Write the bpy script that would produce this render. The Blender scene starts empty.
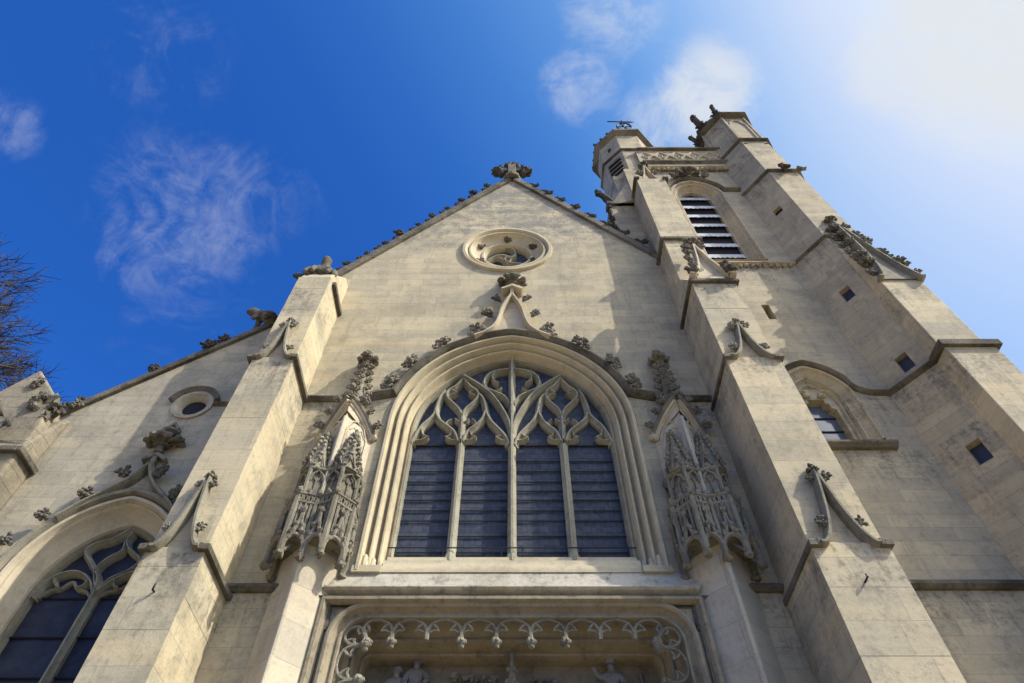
import bpy, math, random
from mathutils import Vector, Matrix, noise, geometry
R = math.radians
sc = bpy.context.scene
COL = sc.collection

# ------------------------------------------------------------------ camera, sky, sun, exposure
cam_d = bpy.data.cameras.new('camera'); cam = bpy.data.objects.new('camera', cam_d); COL.objects.link(cam)
cam_d.sensor_width = 36.0; cam_d.lens = 650.0 / 1024 * 36.0
cam.location = (0.0, -10.0, 1.6); cam.rotation_euler = (R(90 + 54.6), 0, 0)
cam_d.clip_start = 0.1; cam_d.clip_end = 4000
sc.camera = cam

SUN = Vector((2.15, -1.0, 2.3)).normalized()
EL = math.asin(SUN.z); AZ = math.atan2(SUN.x, SUN.y)
SKY_STRENGTH, EXPOSURE = 0.09, 0.38

w = bpy.data.worlds.new('World'); sc.world = w; w.use_nodes = True
def build_world():
    nt = w.node_tree; N = nt.nodes; L = nt.links; N.clear()
    out = N.new('ShaderNodeOutputWorld'); bg = N.new('ShaderNodeBackground'); bg.inputs['Strength'].default_value = SKY_STRENGTH
    sky = N.new('ShaderNodeTexSky'); sky.sky_type = 'NISHITA'; sky.sun_disc = False
    sky.sun_elevation = EL; sky.sun_rotation = AZ
    sky.air_density = 1.0; sky.dust_density = 1.6; sky.ozone_density = 3.0
    tc = N.new('ShaderNodeTexCoord'); D = tc.outputs['Generated']
    def M(op, a, b=None, c=None):
        n = N.new('ShaderNodeMath'); n.operation = op
        for i, x in enumerate((a, b, c)):
            if x is None: continue
            if isinstance(x, (int, float)): n.inputs[i].default_value = x
            else: L.new(x, n.inputs[i])
        return n.outputs[0]
    def nz(scale, detail, rough, dist, stretch=(1, 1, 1)):
        mp = N.new('ShaderNodeMapping'); L.new(D, mp.inputs['Vector']); mp.inputs['Scale'].default_value = stretch
        mp.inputs['Rotation'].default_value = (0.3, 0.5, 0.6)
        t = N.new('ShaderNodeTexNoise'); L.new(mp.outputs[0], t.inputs['Vector'])
        t.inputs['Scale'].default_value = scale; t.inputs['Detail'].default_value = detail
        t.inputs['Roughness'].default_value = rough; t.inputs['Distortion'].default_value = dist
        return t.outputs['Fac']
    wisp = nz(7.0, 10, 0.64, 1.1, (1, 1.25, 1.0)); fine = nz(26, 8, 0.66, 1.4)
    # drifts of thin cloud: direction, angular radius in degrees, strength
    drifts = [((-.4422, .3703, .8169), 8.0, .50), ((-.3784, .3697, .8486), 6.0, .44), ((-.4917, .3889, .7791), 5.5, .46),
              ((-.5922, .2353, .7707), 2.6, .48), ((-.4415, .1694, .8812), 6.0, .36), ((-.4161, .2062, .8856), 4.5, .30),
              ((-.3949, .3174, .8622), 2.2, .46), ((-.2886, .3565, .8886), 4.0, .30), ((-.47, .4759, .7434), 6.0, .32),
              ((.0976, .2385, .9662), 4.0, .62), ((.1338, .1444, .9804), 5.0, .58), ((.2682, .2434, .9321), 5.0, .82),
              ((.205, .2858, .9361), 4.0, .66), ((.5711, .1498, .8071), 9.0, .95), ((.4809, .182, .8577), 5.0, .8),
              ((.526, .1343, .8398), 6.0, .9)]
    cov = None
    for d, r, s in drifts:
        vm = N.new('ShaderNodeVectorMath'); vm.operation = 'DOT_PRODUCT'
        L.new(D, vm.inputs[0]); vm.inputs[1].default_value = d
        mr = N.new('ShaderNodeMapRange'); mr.interpolation_type = 'SMOOTHSTEP'
        L.new(vm.outputs['Value'], mr.inputs['Value'])
        mr.inputs['From Min'].default_value = math.cos(R(r * 1.25)); mr.inputs['From Max'].default_value = 1.0 - (1 - math.cos(R(r))) * .05
        mr.inputs['To Min'].default_value = 0; mr.inputs['To Max'].default_value = s
        cov = mr.outputs[0] if cov is None else M('MAXIMUM', cov, mr.outputs[0])
    n = M('ADD', M('MULTIPLY', wisp, .72), M('MULTIPLY', fine, .28))
    dens = M('MULTIPLY', cov, cov)
    mr = N.new('ShaderNodeMapRange'); mr.interpolation_type = 'SMOOTHSTEP'
    L.new(M('ADD', n, M('MULTIPLY', cov, .40)), mr.inputs['Value'])
    mr.inputs['From Min'].default_value = .57; mr.inputs['From Max'].default_value = .90
    mask = M('MINIMUM', M('MULTIPLY', mr.outputs[0], M('MINIMUM', M('MULTIPLY', dens, 1.25), 1.0)), 1.0)
    # deep blue air of a clear spring day
    tint = N.new('ShaderNodeMix'); tint.data_type = 'RGBA'; tint.blend_type = 'MULTIPLY'; tint.inputs[0].default_value = 1
    L.new(sky.outputs[0], tint.inputs[6]); tint.inputs[7].default_value = (.235, .87, 1.97, 1)
    mx = N.new('ShaderNodeMix'); mx.data_type = 'RGBA'
    # aureole of thin haze round the sun, plus an added fill core out of view
    sd = N.new('ShaderNodeVectorMath'); sd.operation = 'DOT_PRODUCT'; L.new(D, sd.inputs[0]); sd.inputs[1].default_value = SUN
    au = N.new('ShaderNodeMapRange'); au.inputs['From Min'].default_value = math.cos(R(72)); au.inputs['From Max'].default_value = math.cos(R(24)); L.new(sd.outputs['Value'], au.inputs['Value'])
    rp = N.new('ShaderNodeValToRGB'); L.new(au.outputs[0], rp.inputs[0]); rp.color_ramp.interpolation = 'LINEAR'
    e = rp.color_ramp.elements; e[0].position = 0; e[0].color = (0, 0, 0, 1); e[1].position = 1; e[1].color = (.95, .95, .95, 1)
    for p_, v_ in ((.15, .006), (.30, .03), (.48, .10), (.65, .22), (.76, .38), (.83, .54), (.95, .84)):
        q = rp.color_ramp.elements.new(p_); q.color = (v_, v_, v_, 1)
    vd = N.new('ShaderNodeVectorMath'); vd.operation = 'DOT_PRODUCT'; L.new(D, vd.inputs[0]); vd.inputs[1].default_value = Vector((.80, .42, .50)).normalized()
    vr = N.new('ShaderNodeMapRange'); vr.interpolation_type = 'SMOOTHSTEP'; L.new(vd.outputs['Value'], vr.inputs['Value'])
    vr.inputs['From Min'].default_value = math.cos(R(50)); vr.inputs['From Max'].default_value = math.cos(R(12)); vr.inputs['To Max'].default_value = .42
    hz = M('ADD', rp.outputs[0], M('MULTIPLY', vr.outputs[0], M('SUBTRACT', 1.0, rp.outputs[0])))       # thin haze low on the sunny side
    ha = N.new('ShaderNodeMix'); ha.data_type = 'RGBA'; L.new(hz, ha.inputs[0]); L.new(tint.outputs[2], ha.inputs[6]); 
    co = N.new('ShaderNodeMapRange'); co.inputs['From Min'].default_value = math.cos(R(25)); co.inputs['From Max'].default_value = math.cos(R(6)); L.new(sd.outputs['Value'], co.inputs['Value'])
    cm = N.new('ShaderNodeMix'); cm.data_type = 'RGBA'; L.new(co.outputs[0], cm.inputs[0]); cm.inputs[6].default_value = (7.1, 7.7, 8.3, 1); cm.inputs[7].default_value = (90, 85, 74, 1)  # core far brighter than the haze, added off frame to fill the shaded front
    hm_ = N.new('ShaderNodeMix'); hm_.data_type = 'RGBA'; L.new(M('MINIMUM', M('MULTIPLY', hz, 1.35), 1.0), hm_.inputs[0]); hm_.inputs[6].default_value = (2.6, 7.3, 9.8, 1); hm_.inputs[7].default_value = (7.1, 7.7, 8.3, 1)
    L.new(hm_.outputs[2], cm.inputs[6]); L.new(cm.outputs[2], ha.inputs[7])
    L.new(mask, mx.inputs[0]); L.new(ha.outputs[2], mx.inputs[6]); mx.inputs[7].default_value = (6.6, 6.9, 7.3, 1)
    L.new(mx.outputs[2], bg.inputs['Color']); L.new(bg.outputs[0], out.inputs['Surface'])
build_world()

sun_d = bpy.data.lights.new('sun', 'SUN'); sun_d.energy = 4.3; sun_d.angle = R(0.5); sun_d.color = (1, .945, .85)
sun = bpy.data.objects.new('sun', sun_d); COL.objects.link(sun)
sun.rotation_euler = SUN.to_track_quat('Z', 'Y').to_euler()
vs = sc.view_settings; vs.view_transform = 'Standard'; vs.look = 'None'; vs.exposure = EXPOSURE; vs.gamma = 1; vs.use_curve_mapping = False
sc.render.engine = 'CYCLES'; sc.cycles.max_bounces = 6; sc.cycles.diffuse_bounces = 4; sc.cycles.glossy_bounces = 3

# ------------------------------------------------------------------ materials
def nodes_of(name):
    m = bpy.data.materials.new(name); m.use_nodes = True
    return m, m.node_tree.nodes, m.node_tree.links, m.node_tree.nodes['Principled BSDF']

def stone(name, a, b, grime, grime_amt=.35, blocks=True, bump=.35, lichen=0.0, bw=.82, bh=.345, streak=.5, joint=.66, topgrey=0.0, ledges=()):
    """limestone: a/b block colours, grime colour, ashlar joints laid out in metres"""
    m, N, L, P = nodes_of(name)
    P.inputs['Roughness'].default_value = .92; P.inputs['Specular IOR Level'].default_value = .2
    g = N.new('ShaderNodeNewGeometry')
    sp = N.new('ShaderNodeSeparateXYZ'); L.new(g.outputs['Position'], sp.inputs[0])
    sn = N.new('ShaderNodeSeparateXYZ'); L.new(g.outputs['True Normal'], sn.inputs[0])
    def M(op, x, y=None):
        n = N.new('ShaderNodeMath'); n.operation = op
        for i, v in enumerate((x, y)):
            if v is None: continue
            if isinstance(v, (int, float)): n.inputs[i].default_value = v
            else: L.new(v, n.inputs[i])
        return n.outputs[0]
    side = M('GREATER_THAN', M('ABSOLUTE', sn.outputs[0]), .8)
    u = M('ADD', M('MULTIPLY', sp.outputs[0], M('SUBTRACT', 1.0, side)), M('MULTIPLY', sp.outputs[1], side))
    def noise_(vec, scale, detail=4, rough=.6, dist=0):
        t = N.new('ShaderNodeTexNoise'); L.new(vec, t.inputs['Vector'])
        t.inputs['Scale'].default_value = scale; t.inputs['Detail'].default_value = detail
        t.inputs['Roughness'].default_value = rough; t.inputs['Distortion'].default_value = dist
        return t.outputs['Fac']
    def ramp(f, lo, hi, tmin=0., tmax=1.):
        r = N.new('ShaderNodeMapRange'); r.interpolation_type = 'SMOOTHSTEP'; L.new(f, r.inputs['Value'])
        r.inputs['From Min'].default_value = lo; r.inputs['From Max'].default_value = hi
        r.inputs['To Min'].default_value = tmin; r.inputs['To Max'].default_value = tmax
        return r.outputs[0]
    def mix(f, x, y, mode='MIX'):
        n = N.new('ShaderNodeMix'); n.data_type = 'RGBA'; n.blend_type = mode
        if isinstance(f, (int, float)): n.inputs[0].default_value = f
        else: L.new(f, n.inputs[0])
        for i, v in ((6, x), (7, y)):
            if isinstance(v, tuple): n.inputs[i].default_value = v + (1,) if len(v) == 3 else v
            else: L.new(v, n.inputs[i])
        return n.outputs[2]
    pos = g.outputs['Position']
    big = noise_(pos, .42, 6, .66, .4); mid0 = noise_(pos, 2.1, 8, .74, .25); grain = noise_(pos, 30, 5, .75)
    fine = noise_(pos, 11, 6, .72)
    mid = M('ADD', mid0, M('MULTIPLY', M('SUBTRACT', fine, .5), .35))
    mp = N.new('ShaderNodeMapping'); L.new(pos, mp.inputs['Vector']); mp.inputs['Scale'].default_value = (2.8, 2.8, .30)
    runs = M('ADD', noise_(mp.outputs[0], 1.0, 8, .72, .3), M('MULTIPLY', M('SUBTRACT', fine, .5), .30))
    mp2 = N.new('ShaderNodeMapping'); L.new(pos, mp2.inputs['Vector']); mp2.inputs['Scale'].default_value = (.35, .35, 2.6)
    beds = M('ADD', noise_(mp2.outputs[0], 1.0, 7, .7, .1), M('MULTIPLY', M('SUBTRACT', fine, .5), .25))
    col = mix(ramp(big, .35, .66), a, b)
    hbump = grain
    if blocks:
        cx = N.new('ShaderNodeCombineXYZ'); L.new(u, cx.inputs[0]); L.new(sp.outputs[2], cx.inputs[1])
        wob = N.new('ShaderNodeVectorMath'); wob.operation = 'ADD'; L.new(cx.outputs[0], wob.inputs[0])
        wm = N.new('ShaderNodeVectorMath'); wm.operation = 'SCALE'
        tn = N.new('ShaderNodeTexNoise'); L.new(pos, tn.inputs['Vector']); tn.inputs['Scale'].default_value = 1.3
        L.new(tn.outputs['Color'], wm.inputs[0]); wm.inputs['Scale'].default_value = .03; L.new(wm.outputs[0], wob.inputs[1])
        def bricks(c1, c2, mo, msz, sm):
            t = N.new('ShaderNodeTexBrick'); L.new(wob.outputs[0], t.inputs['Vector'])
            t.inputs['Color1'].default_value = c1 + (1,); t.inputs['Color2'].default_value = c2 + (1,); t.inputs['Mortar'].default_value = mo + (1,)
            t.inputs['Scale'].default_value = 1; t.inputs['Mortar Size'].default_value = msz; t.inputs['Mortar Smooth'].default_value = sm
            t.inputs['Brick Width'].default_value = bw; t.inputs['Row Height'].default_value = bh
            t.offset = .43; t.squash = 1.35; t.squash_frequency = 3; t.offset_frequency = 2
            return t
        t = bricks((1.09, 1.06, 1.0), (.85, .86, .875), (joint,) * 3, .006, .35)
        col = mix(1.0, col, t.outputs['Color'], 'MULTIPLY')
        hb = M('MULTIPLY', t.outputs['Fac'], -1.0)
        hbump = M('ADD', M('MULTIPLY', grain, .35), M('MULTIPLY', hb, .8))
    ochre = M('ADD', M('MULTIPLY', noise_(mp2.outputs[0], .7, 5, .6, .2), .6), M('MULTIPLY', big, .4))
    col = mix(M('MULTIPLY', ramp(ochre, .50, .62), .26), col, (a[0] * 1.0, a[1] * .86, a[2] * .66))
    # bedding, patches, soot runs, lichen
    col = mix(M('MULTIPLY', ramp(beds, .48, .70), .38), col, tuple(c * .70 for c in b))
    col = mix(M('MULTIPLY', ramp(beds, .50, .30), .30), col, (min(1, a[0] * 1.12), a[1] * 1.09, a[2] * .98))
    col = mix(M('MULTIPLY', ramp(mid, .50, .78), .42), col, tuple(c * .62 for c in b))
    col = mix(M('MULTIPLY', ramp(runs, .52, .70), streak), col, grime)
    col = mix(M('MULTIPLY', ramp(M('ADD', M('MULTIPLY', big, .5), M('MULTIPLY', mid, .5)), .47, .62), grime_amt), col, grime)
    drip = M('ADD', M('ADD', M('MULTIPLY', noise_(mp.outputs[0], 1.5, 8, .7, .5), .6), M('MULTIPLY', mid0, .4)), M('MULTIPLY', M('SUBTRACT', fine, .5), .5))
    for z0 in ledges:                      # black run-off left under each ledge
        below = M('MULTIPLY', ramp(sp.outputs[2], z0 - 1.5, z0 - .02), ramp(sp.outputs[2], z0 + .06, z0 + .0))
        col = mix(M('MULTIPLY', M('MULTIPLY', below, ramp(drip, .44, .66)), .66), col, tuple(c * .55 for c in grime))
    if topgrey:
        gz = M('MULTIPLY', ramp(M('ADD', sp.outputs[2], M('MULTIPLY', mid, 5.0)), 22.6, 25.6), M('MULTIPLY', ramp(M('ADD', M('MULTIPLY', mid, .6), M('MULTIPLY', beds, .4)), .40, .58), topgrey))
        col = mix(gz, col, mix(ramp(grain, .4, .6), (.10, .10, .085), (.30, .29, .25)))
    if lichen:
        spk = M('ADD', M('MULTIPLY', fine, .7), M('MULTIPLY', grain, .3))
        col = mix(M('MULTIPLY', ramp(spk, .55, .64), lichen), col, (.075, .072, .062))
        spy = noise_(pos, 5.1, 5, .7)
        col = mix(M('MULTIPLY', ramp(spy, .62, .74), lichen * .5), col, (.34, .30, .14))
    col = mix(.30, col, mix(1.0, col, mix(grain, (.35, .35, .35), (1.7, 1.7, 1.7)), 'MULTIPLY'))
    L.new(col, P.inputs['Base Color'])
    bp = N.new('ShaderNodeBump'); bp.inputs['Strength'].default_value = bump; bp.inputs['Distance'].default_value = .03
    L.new(M('ADD', hbump, M('MULTIPLY', mid, .8)), bp.inputs['Height']); L.new(bp.outputs[0], P.inputs['Normal'])
    return m

WALL = stone('facade_limestone', (0.482, 0.417, 0.284), (0.385, 0.342, 0.247), (0.182, 0.165, 0.127), .30, topgrey=.95, streak=.34, lichen=.26, ledges=(8.2, 13.2))
BUTT = stone('buttress_limestone', (0.524, 0.445, 0.302), (0.423, 0.380, 0.276), (.17, .157, .122), .34, streak=.44, lichen=.22, bw=1.12, bh=.52, ledges=(8.02, 13.1, 16.25, 19.85))
TOWR = stone('tower_limestone', (0.455, 0.389, 0.268), (0.374, 0.330, 0.241), (0.162, 0.150, 0.118), .34, streak=.42, lichen=.2, bw=.72, bh=.31, ledges=(8.25, 11.6, 13.4, 19.8, 25.35, 28.0, 32.4))
AISL = stone('aisle_limestone', (0.424, 0.379, 0.282), (0.364, 0.330, 0.255), (0.172, 0.161, 0.132), .4, streak=.5, lichen=.22)
CARV = stone('carved_limestone', (0.505, 0.433, 0.309), (0.434, 0.379, 0.273), (0.202, 0.187, 0.146), .25, blocks=False, bump=.3, streak=.3)
MOULD = stone('window_moulding_limestone', (0.517, 0.445, 0.300), (0.427, 0.373, 0.256), (0.242, 0.212, 0.155), .2, blocks=False, bump=.25, streak=.22)
TRAC = stone('tracery_limestone', (0.340, 0.317, 0.235), (0.241, 0.230, 0.176), (.12, .115, .09), .42, blocks=False, bump=.4, streak=.4, lichen=.3)
DARK = stone('weathered_dark_limestone', (.20, .18, .14), (.085, .077, .06), (.030, .028, .024), .6, blocks=False, bump=.7, lichen=.6)
PORT = stone('dark_portal_limestone', (.34, .285, .19), (.27, .232, .165), (.10, .09, .07), .42, blocks=False, bump=.4, streak=.42, lichen=.35)  # darker, browner stone for the portal mouldings and lintel
CRUST = stone('black_crusted_limestone', (0.086, 0.079, 0.064), (0.056, 0.051, 0.043), (0.030, 0.029, 0.025), .5, blocks=False, bump=.6, lichen=.25)
CANO = stone('grey_carved_limestone', (0.277, 0.251, 0.189), (0.182, 0.167, 0.127), (0.076, 0.070, 0.056), .5, blocks=False, bump=.6, lichen=.45)
STAT = stone('grey_statue_stone', (0.242, 0.231, 0.209), (0.172, 0.165, 0.150), (0.071, 0.067, 0.059), .4, blocks=False, bump=.5, lichen=.3)
ROUGH = stone('rough_weathered_limestone', (0.305, 0.266, 0.197), (0.225, 0.202, 0.154), (0.121, 0.110, 0.086), .5, bump=.9, lichen=.55)

def simple(name, col, rough=.6, metal=0., spec=.5, var=None, scale=6.):
    m, N, L, P = nodes_of(name)
    P.inputs['Roughness'].default_value = rough; P.inputs['Metallic'].default_value = metal; P.inputs['Specular IOR Level'].default_value = spec
    if var:
        g = N.new('ShaderNodeNewGeometry'); t = N.new('ShaderNodeTexNoise'); L.new(g.outputs['Position'], t.inputs['Vector'])
        t.inputs['Scale'].default_value = scale; t.inputs['Detail'].default_value = 6; t.inputs['Roughness'].default_value = .65
        r = N.new('ShaderNodeValToRGB'); L.new(t.outputs['Fac'], r.inputs[0])
        r.color_ramp.elements[0].position = .35; r.color_ramp.elements[1].position = .7
        r.color_ramp.elements[0].color = col + (1,); r.color_ramp.elements[1].color = var + (1,)
        L.new(r.outputs[0], P.inputs['Base Color'])
        b = N.new('ShaderNodeBump'); b.inputs['Strength'].default_value = .25; L.new(t.outputs['Fac'], b.inputs['Height']); b.inputs['Distance'].default_value = .02
        L.new(b.outputs[0], P.inputs['Normal'])
    else: P.inputs['Base Color'].default_value = col + (1,)
    return m
IRON = simple('black_iron', (.02, .02, .022), .55, .6)
LEAD = simple('pale_lead_sheet', (.34, .36, .39), .6, 0, .3, (.55, .57, .58), 5)
SLATE = simple('roof_slate', (.07, .075, .085), .6, 0, .5, (.12, .12, .13), 8)
VOID = simple('unlit_opening_black', (.012, .012, .02), .95)  # near-black sheets standing in for the unlit insides of openings
WOOD = simple('oak_door_boards', (.10, .06, .035), .6, 0, .4, (.16, .10, .06), 9)
BARK = simple('bare_tree_bark', (.045, .036, .03), .9, 0, .2, (.075, .062, .05), 4)
PAVE = stone('forecourt_paving', (.21, .18, .135), (.175, .152, .115), (.10, .09, .07), .3, blocks=False, lichen=.1)
EARTH = simple('pale_gravel_ground', (.37, .295, .19), .95, 0, .2, (.45, .365, .24), 1.5)

def glass_mat():
    m, N, L, P = nodes_of('leaded_glass_behind_mesh')
    g = N.new('ShaderNodeNewGeometry')
    t = N.new('ShaderNodeTexNoise'); L.new(g.outputs['Position'], t.inputs['Vector']); t.inputs['Scale'].default_value = 3.2; t.inputs['Detail'].default_value = 8; t.inputs['Roughness'].default_value = .7; t.inputs['Distortion'].default_value = 2.2
    v = N.new('ShaderNodeTexVoronoi'); L.new(g.outputs['Position'], v.inputs['Vector']); v.feature = 'DISTANCE_TO_EDGE'; v.inputs['Scale'].default_value = 5.5
    r = N.new('ShaderNodeMapRange'); L.new(v.outputs['Distance'], r.inputs['Value']); r.inputs['From Min'].default_value = 0; r.inputs['From Max'].default_value = .035; r.inputs['To Min'].default_value = 1; r.inputs['To Max'].default_value = 0
    k = N.new('ShaderNodeValToRGB'); L.new(t.outputs['Fac'], k.inputs[0])
    e = k.color_ramp.elements; e[0].position = .32; e[0].color = (.030, .036, .051, 1); e[1].position = .70; e[1].color = (.078, .085, .104, 1)
    mp = N.new('ShaderNodeMapRange'); L.new(t.outputs['Fac'], mp.inputs['Value']); mp.inputs['From Min'].default_value = .48; mp.inputs['From Max'].default_value = .66; mp.inputs['To Max'].default_value = .6
    mu = N.new('ShaderNodeMath'); mu.operation = 'MULTIPLY'; L.new(r.outputs[0], mu.inputs[0]); L.new(mp.outputs[0], mu.inputs[1])
    mx = N.new('ShaderNodeMix'); mx.data_type = 'RGBA'; L.new(mu.outputs[0], mx.inputs[0]); L.new(k.outputs[0], mx.inputs[6]); mx.inputs[7].default_value = (.10, .11, .13, 1)
    sp = N.new('ShaderNodeSeparateXYZ'); L.new(g.outputs['Position'], sp.inputs[0]); cx = N.new('ShaderNodeCombineXYZ'); L.new(sp.outputs[0], cx.inputs[0]); L.new(sp.outputs[2], cx.inputs[1])
    br = N.new('ShaderNodeTexBrick'); L.new(cx.outputs[0], br.inputs['Vector']); br.inputs['Scale'].default_value = 1; br.inputs['Brick Width'].default_value = .21; br.inputs['Row Height'].default_value = .155; br.inputs['Mortar Size'].default_value = .006
    br.inputs['Color1'].default_value = (1.25, 1.2, 1.15, 1); br.inputs['Color2'].default_value = (.72, .76, .85, 1); br.inputs['Mortar'].default_value = (.35, .35, .35, 1)
    lm = N.new('ShaderNodeMix'); lm.data_type = 'RGBA'; lm.blend_type = 'MULTIPLY'; lm.inputs[0].default_value = .75; L.new(mx.outputs[2], lm.inputs[6]); L.new(br.outputs['Color'], lm.inputs[7])
    L.new(lm.outputs[2], P.inputs['Base Color']); P.inputs['Roughness'].default_value = .5; P.inputs['Specular IOR Level'].default_value = .22
    b = N.new('ShaderNodeBump'); b.inputs['Strength'].default_value = .3; b.inputs['Distance'].default_value = .02; L.new(t.outputs['Fac'], b.inputs['Height']); L.new(b.outputs[0], P.inputs['Normal'])
    return m
GLASS = glass_mat()
GLASSD = simple('dark_leaded_glass', (.016, .017, .024), .45, 0, .25, (.040, .042, .055), 2.5)

# ------------------------------------------------------------------ mesh helpers
def cr(pts, n=5, closed=False):
    """smooth curve through points"""
    P = [Vector(p) for p in pts]; out = []; k = len(P)
    for i in range(k if closed else k - 1):
        p1, p2 = P[i], P[(i + 1) % k]
        p0 = P[i - 1] if (i > 0 or closed) else p1 * 2 - p2
        p3 = P[(i + 2) % k] if (i + 2 < k or closed) else p2 * 2 - p1
        for j in range(n):
            t = j / n
            out.append(tuple(.5 * ((2 * p1) + (p2 - p0) * t + (2 * p0 - 5 * p1 + 4 * p2 - p3) * t * t + (3 * p1 - p0 - 3 * p2 + p3) * t ** 3)))
    if not closed: out.append(tuple(P[-1]))
    return out

class MB:
    def __init__(s): s.v = []; s.f = []
    def add(s, vs, fs):
        o = len(s.v); s.v += [tuple(v) for v in vs]; s.f += [tuple(o + i for i in f) for f in fs]; return s
    def box(s, x0, x1, y0, y1, z0, z1):
        return s.add([(x0, y0, z0), (x1, y0, z0), (x1, y1, z0), (x0, y1, z0), (x0, y0, z1), (x1, y0, z1), (x1, y1, z1), (x0, y1, z1)],
                     [(3, 2, 1, 0), (4, 5, 6, 7), (0, 1, 5, 4), (1, 2, 6, 5), (2, 3, 7, 6), (3, 0, 4, 7)])
    def loft(s, rings, caps=True):
        n = len(rings[0]); vs = [v for r in rings for v in r]; fs = []
        for k in range(len(rings) - 1):
            for i in range(n):
                j = (i + 1) % n; fs.append((k * n + i, k * n + j, (k + 1) * n + j, (k + 1) * n + i))
        if caps: fs.append(tuple(range(n - 1, -1, -1))); fs.append(tuple((len(rings) - 1) * n + i for i in range(n)))
        return s.add(vs, fs)
    def prism_xy(s, poly, z0, z1, top=None):
        return s.loft([[(x, y, z0) for x, y in poly], [(x, y, z1) for x, y in (top or poly)]])
    def prism_xz(s, poly, y0, y1):
        return s.loft([[(x, y0, z) for x, z in poly], [(x, y1, z) for x, z in poly]])
    def prism_yz(s, poly, x0, x1):
        return s.loft([[(x0, y, z) for y, z in poly], [(x1, y, z) for y, z in poly]])
    def wall(s, outer, holes, y0, y1):
        """slab in the XZ plane with openings"""
        loops = [list(outer)] + [list(h) for h in holes]; flat = [p for l in loops for p in l]
        tri = geometry.tessellate_polygon([[Vector((x, z, 0)) for x, z in l] for l in loops]); n = len(flat)
        vs = [(x, y0, z) for x, z in flat] + [(x, y1, z) for x, z in flat]
        fs = [t for t in tri] + [tuple(n + i for i in reversed(t)) for t in tri]
        o = 0
        for l in loops:
            k = len(l)
            for i in range(k):
                a, b = o + i, o + (i + 1) % k; fs.append((a, b, n + b, n + a))
            o += k
        return s.add(vs, fs)
    def sweep(s, path, prof, closed=False, cprof=False, yf=None):
        """profile (inset to the right of the path, y) carried along a path in XZ"""
        P = [Vector((p[0], p[1])) for p in path]; n = len(P); m = len(prof); vs = []
        for i in range(n):
            d0 = (P[i] - P[i - 1]) if (i > 0 or closed) else (P[1] - P[0])
            d1 = (P[(i + 1) % n] - P[i]) if (i < n - 1 or closed) else (P[i] - P[i - 1])
            if d0.length < 1e-9: d0 = d1
            if d1.length < 1e-9: d1 = d0
            n0 = Vector((d0.y, -d0.x)).normalized(); n1 = Vector((d1.y, -d1.x)).normalized()
            b = n0 + n1
            b = b.normalized() if b.length > 1e-6 else n0
            k = 1 / max(.35, b.dot(n0))
            for (o, y) in prof:
                q = P[i] + b * (o * k); vs.append((q.x, y + (yf(q.x, q.y) if yf else 0), q.y))
        fs = []
        for i in range(n if closed else n - 1):
            a, c = i * m, ((i + 1) % n) * m
            for j in range(m if cprof else m - 1):
                k = (j + 1) % m; fs.append((a + j, a + k, c + k, c + j))
        if cprof and not closed:
            fs.append(tuple(range(m - 1, -1, -1))); fs.append(tuple((n - 1) * m + j for j in range(m)))
        return s.add(vs, fs)
    def bar(s, path, wd, yb, ym, yf_, nose=.3, closed=False, yf=None):
        h = wd / 2
        return s.sweep(path, [(-h, yb), (-h, ym), (-h * nose - h * .2, (ym + yf_) / 2 + .01), (-h * nose, yf_), (h * nose, yf_), (h * nose + h * .2, (ym + yf_) / 2 + .01), (h, ym), (h, yb)], closed, True, yf)
    def tube(s, path, rad, n=6):
        P = [Vector(p) for p in path]; rings = []
        for i, p in enumerate(P):
            d = (P[min(i + 1, len(P) - 1)] - P[max(i - 1, 0)]).normalized()
            up = Vector((0, 1, 0)) if abs(d.y) < .8 else Vector((1, 0, 0))
            a = d.cross(up).normalized(); b = d.cross(a)
            r = rad[i] if isinstance(rad, (list, tuple)) else rad
            rings.append([tuple(p + a * (math.cos(t) * r) + b * (math.sin(t) * r)) for t in [2 * math.pi * j / n for j in range(n)]])
        return s.loft(rings)
    def lathe(s, c, prof, n=10):
        return s.loft([[(c[0] + r * math.cos(2 * math.pi * j / n), c[1] + r * math.sin(2 * math.pi * j / n), c[2] + z) for j in range(n)] for r, z in prof])
    def blob(s, c, r, seed=0, amp=.25, freq=2.2, nu=9, nv=7):
        """a knobbly lump"""
        if isinstance(r, (int, float)): r = (r, r, r)
        vs = []; fs = []; so = Vector((seed * 3.71, seed * 1.37, seed * 7.3))
        for i in range(nv + 1):
            th = math.pi * i / nv
            for j in range(nu):
                f = 2 * math.pi * j / nu; d = Vector((math.sin(th) * math.cos(f), math.sin(th) * math.sin(f), math.cos(th)))
                k = 1 + amp * noise.noise(d * freq + so) * 1.6
                vs.append((c[0] + d.x * r[0] * k, c[1] + d.y * r[1] * k, c[2] + d.z * r[2] * k))
        for i in range(nv):
            for j in range(nu):
                k = (j + 1) % nu; fs.append((i * nu + j, (i + 1) * nu + j, (i + 1) * nu + k, i * nu + k))
        return s.add(vs, fs)
    def xf(s, M4):
        s.v = [tuple(M4 @ Vector(v)) for v in s.v]; return s
    def mesh(s, name, mat, smooth=35):
        me = bpy.data.meshes.new(name); me.from_pydata(s.v, [], s.f)
        import bmesh
        bm = bmesh.new(); bm.from_mesh(me); bmesh.ops.remove_doubles(bm, verts=bm.verts, dist=1e-5)
        bmesh.ops.recalc_face_normals(bm, faces=bm.faces); bm.to_mesh(me); bm.free()
        me.materials.append(mat)
        if smooth:
            me.polygons.foreach_set('use_smooth', [True] * len(me.polygons)); me.set_sharp_from_angle(angle=R(smooth))
        me.update(); return me
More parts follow.
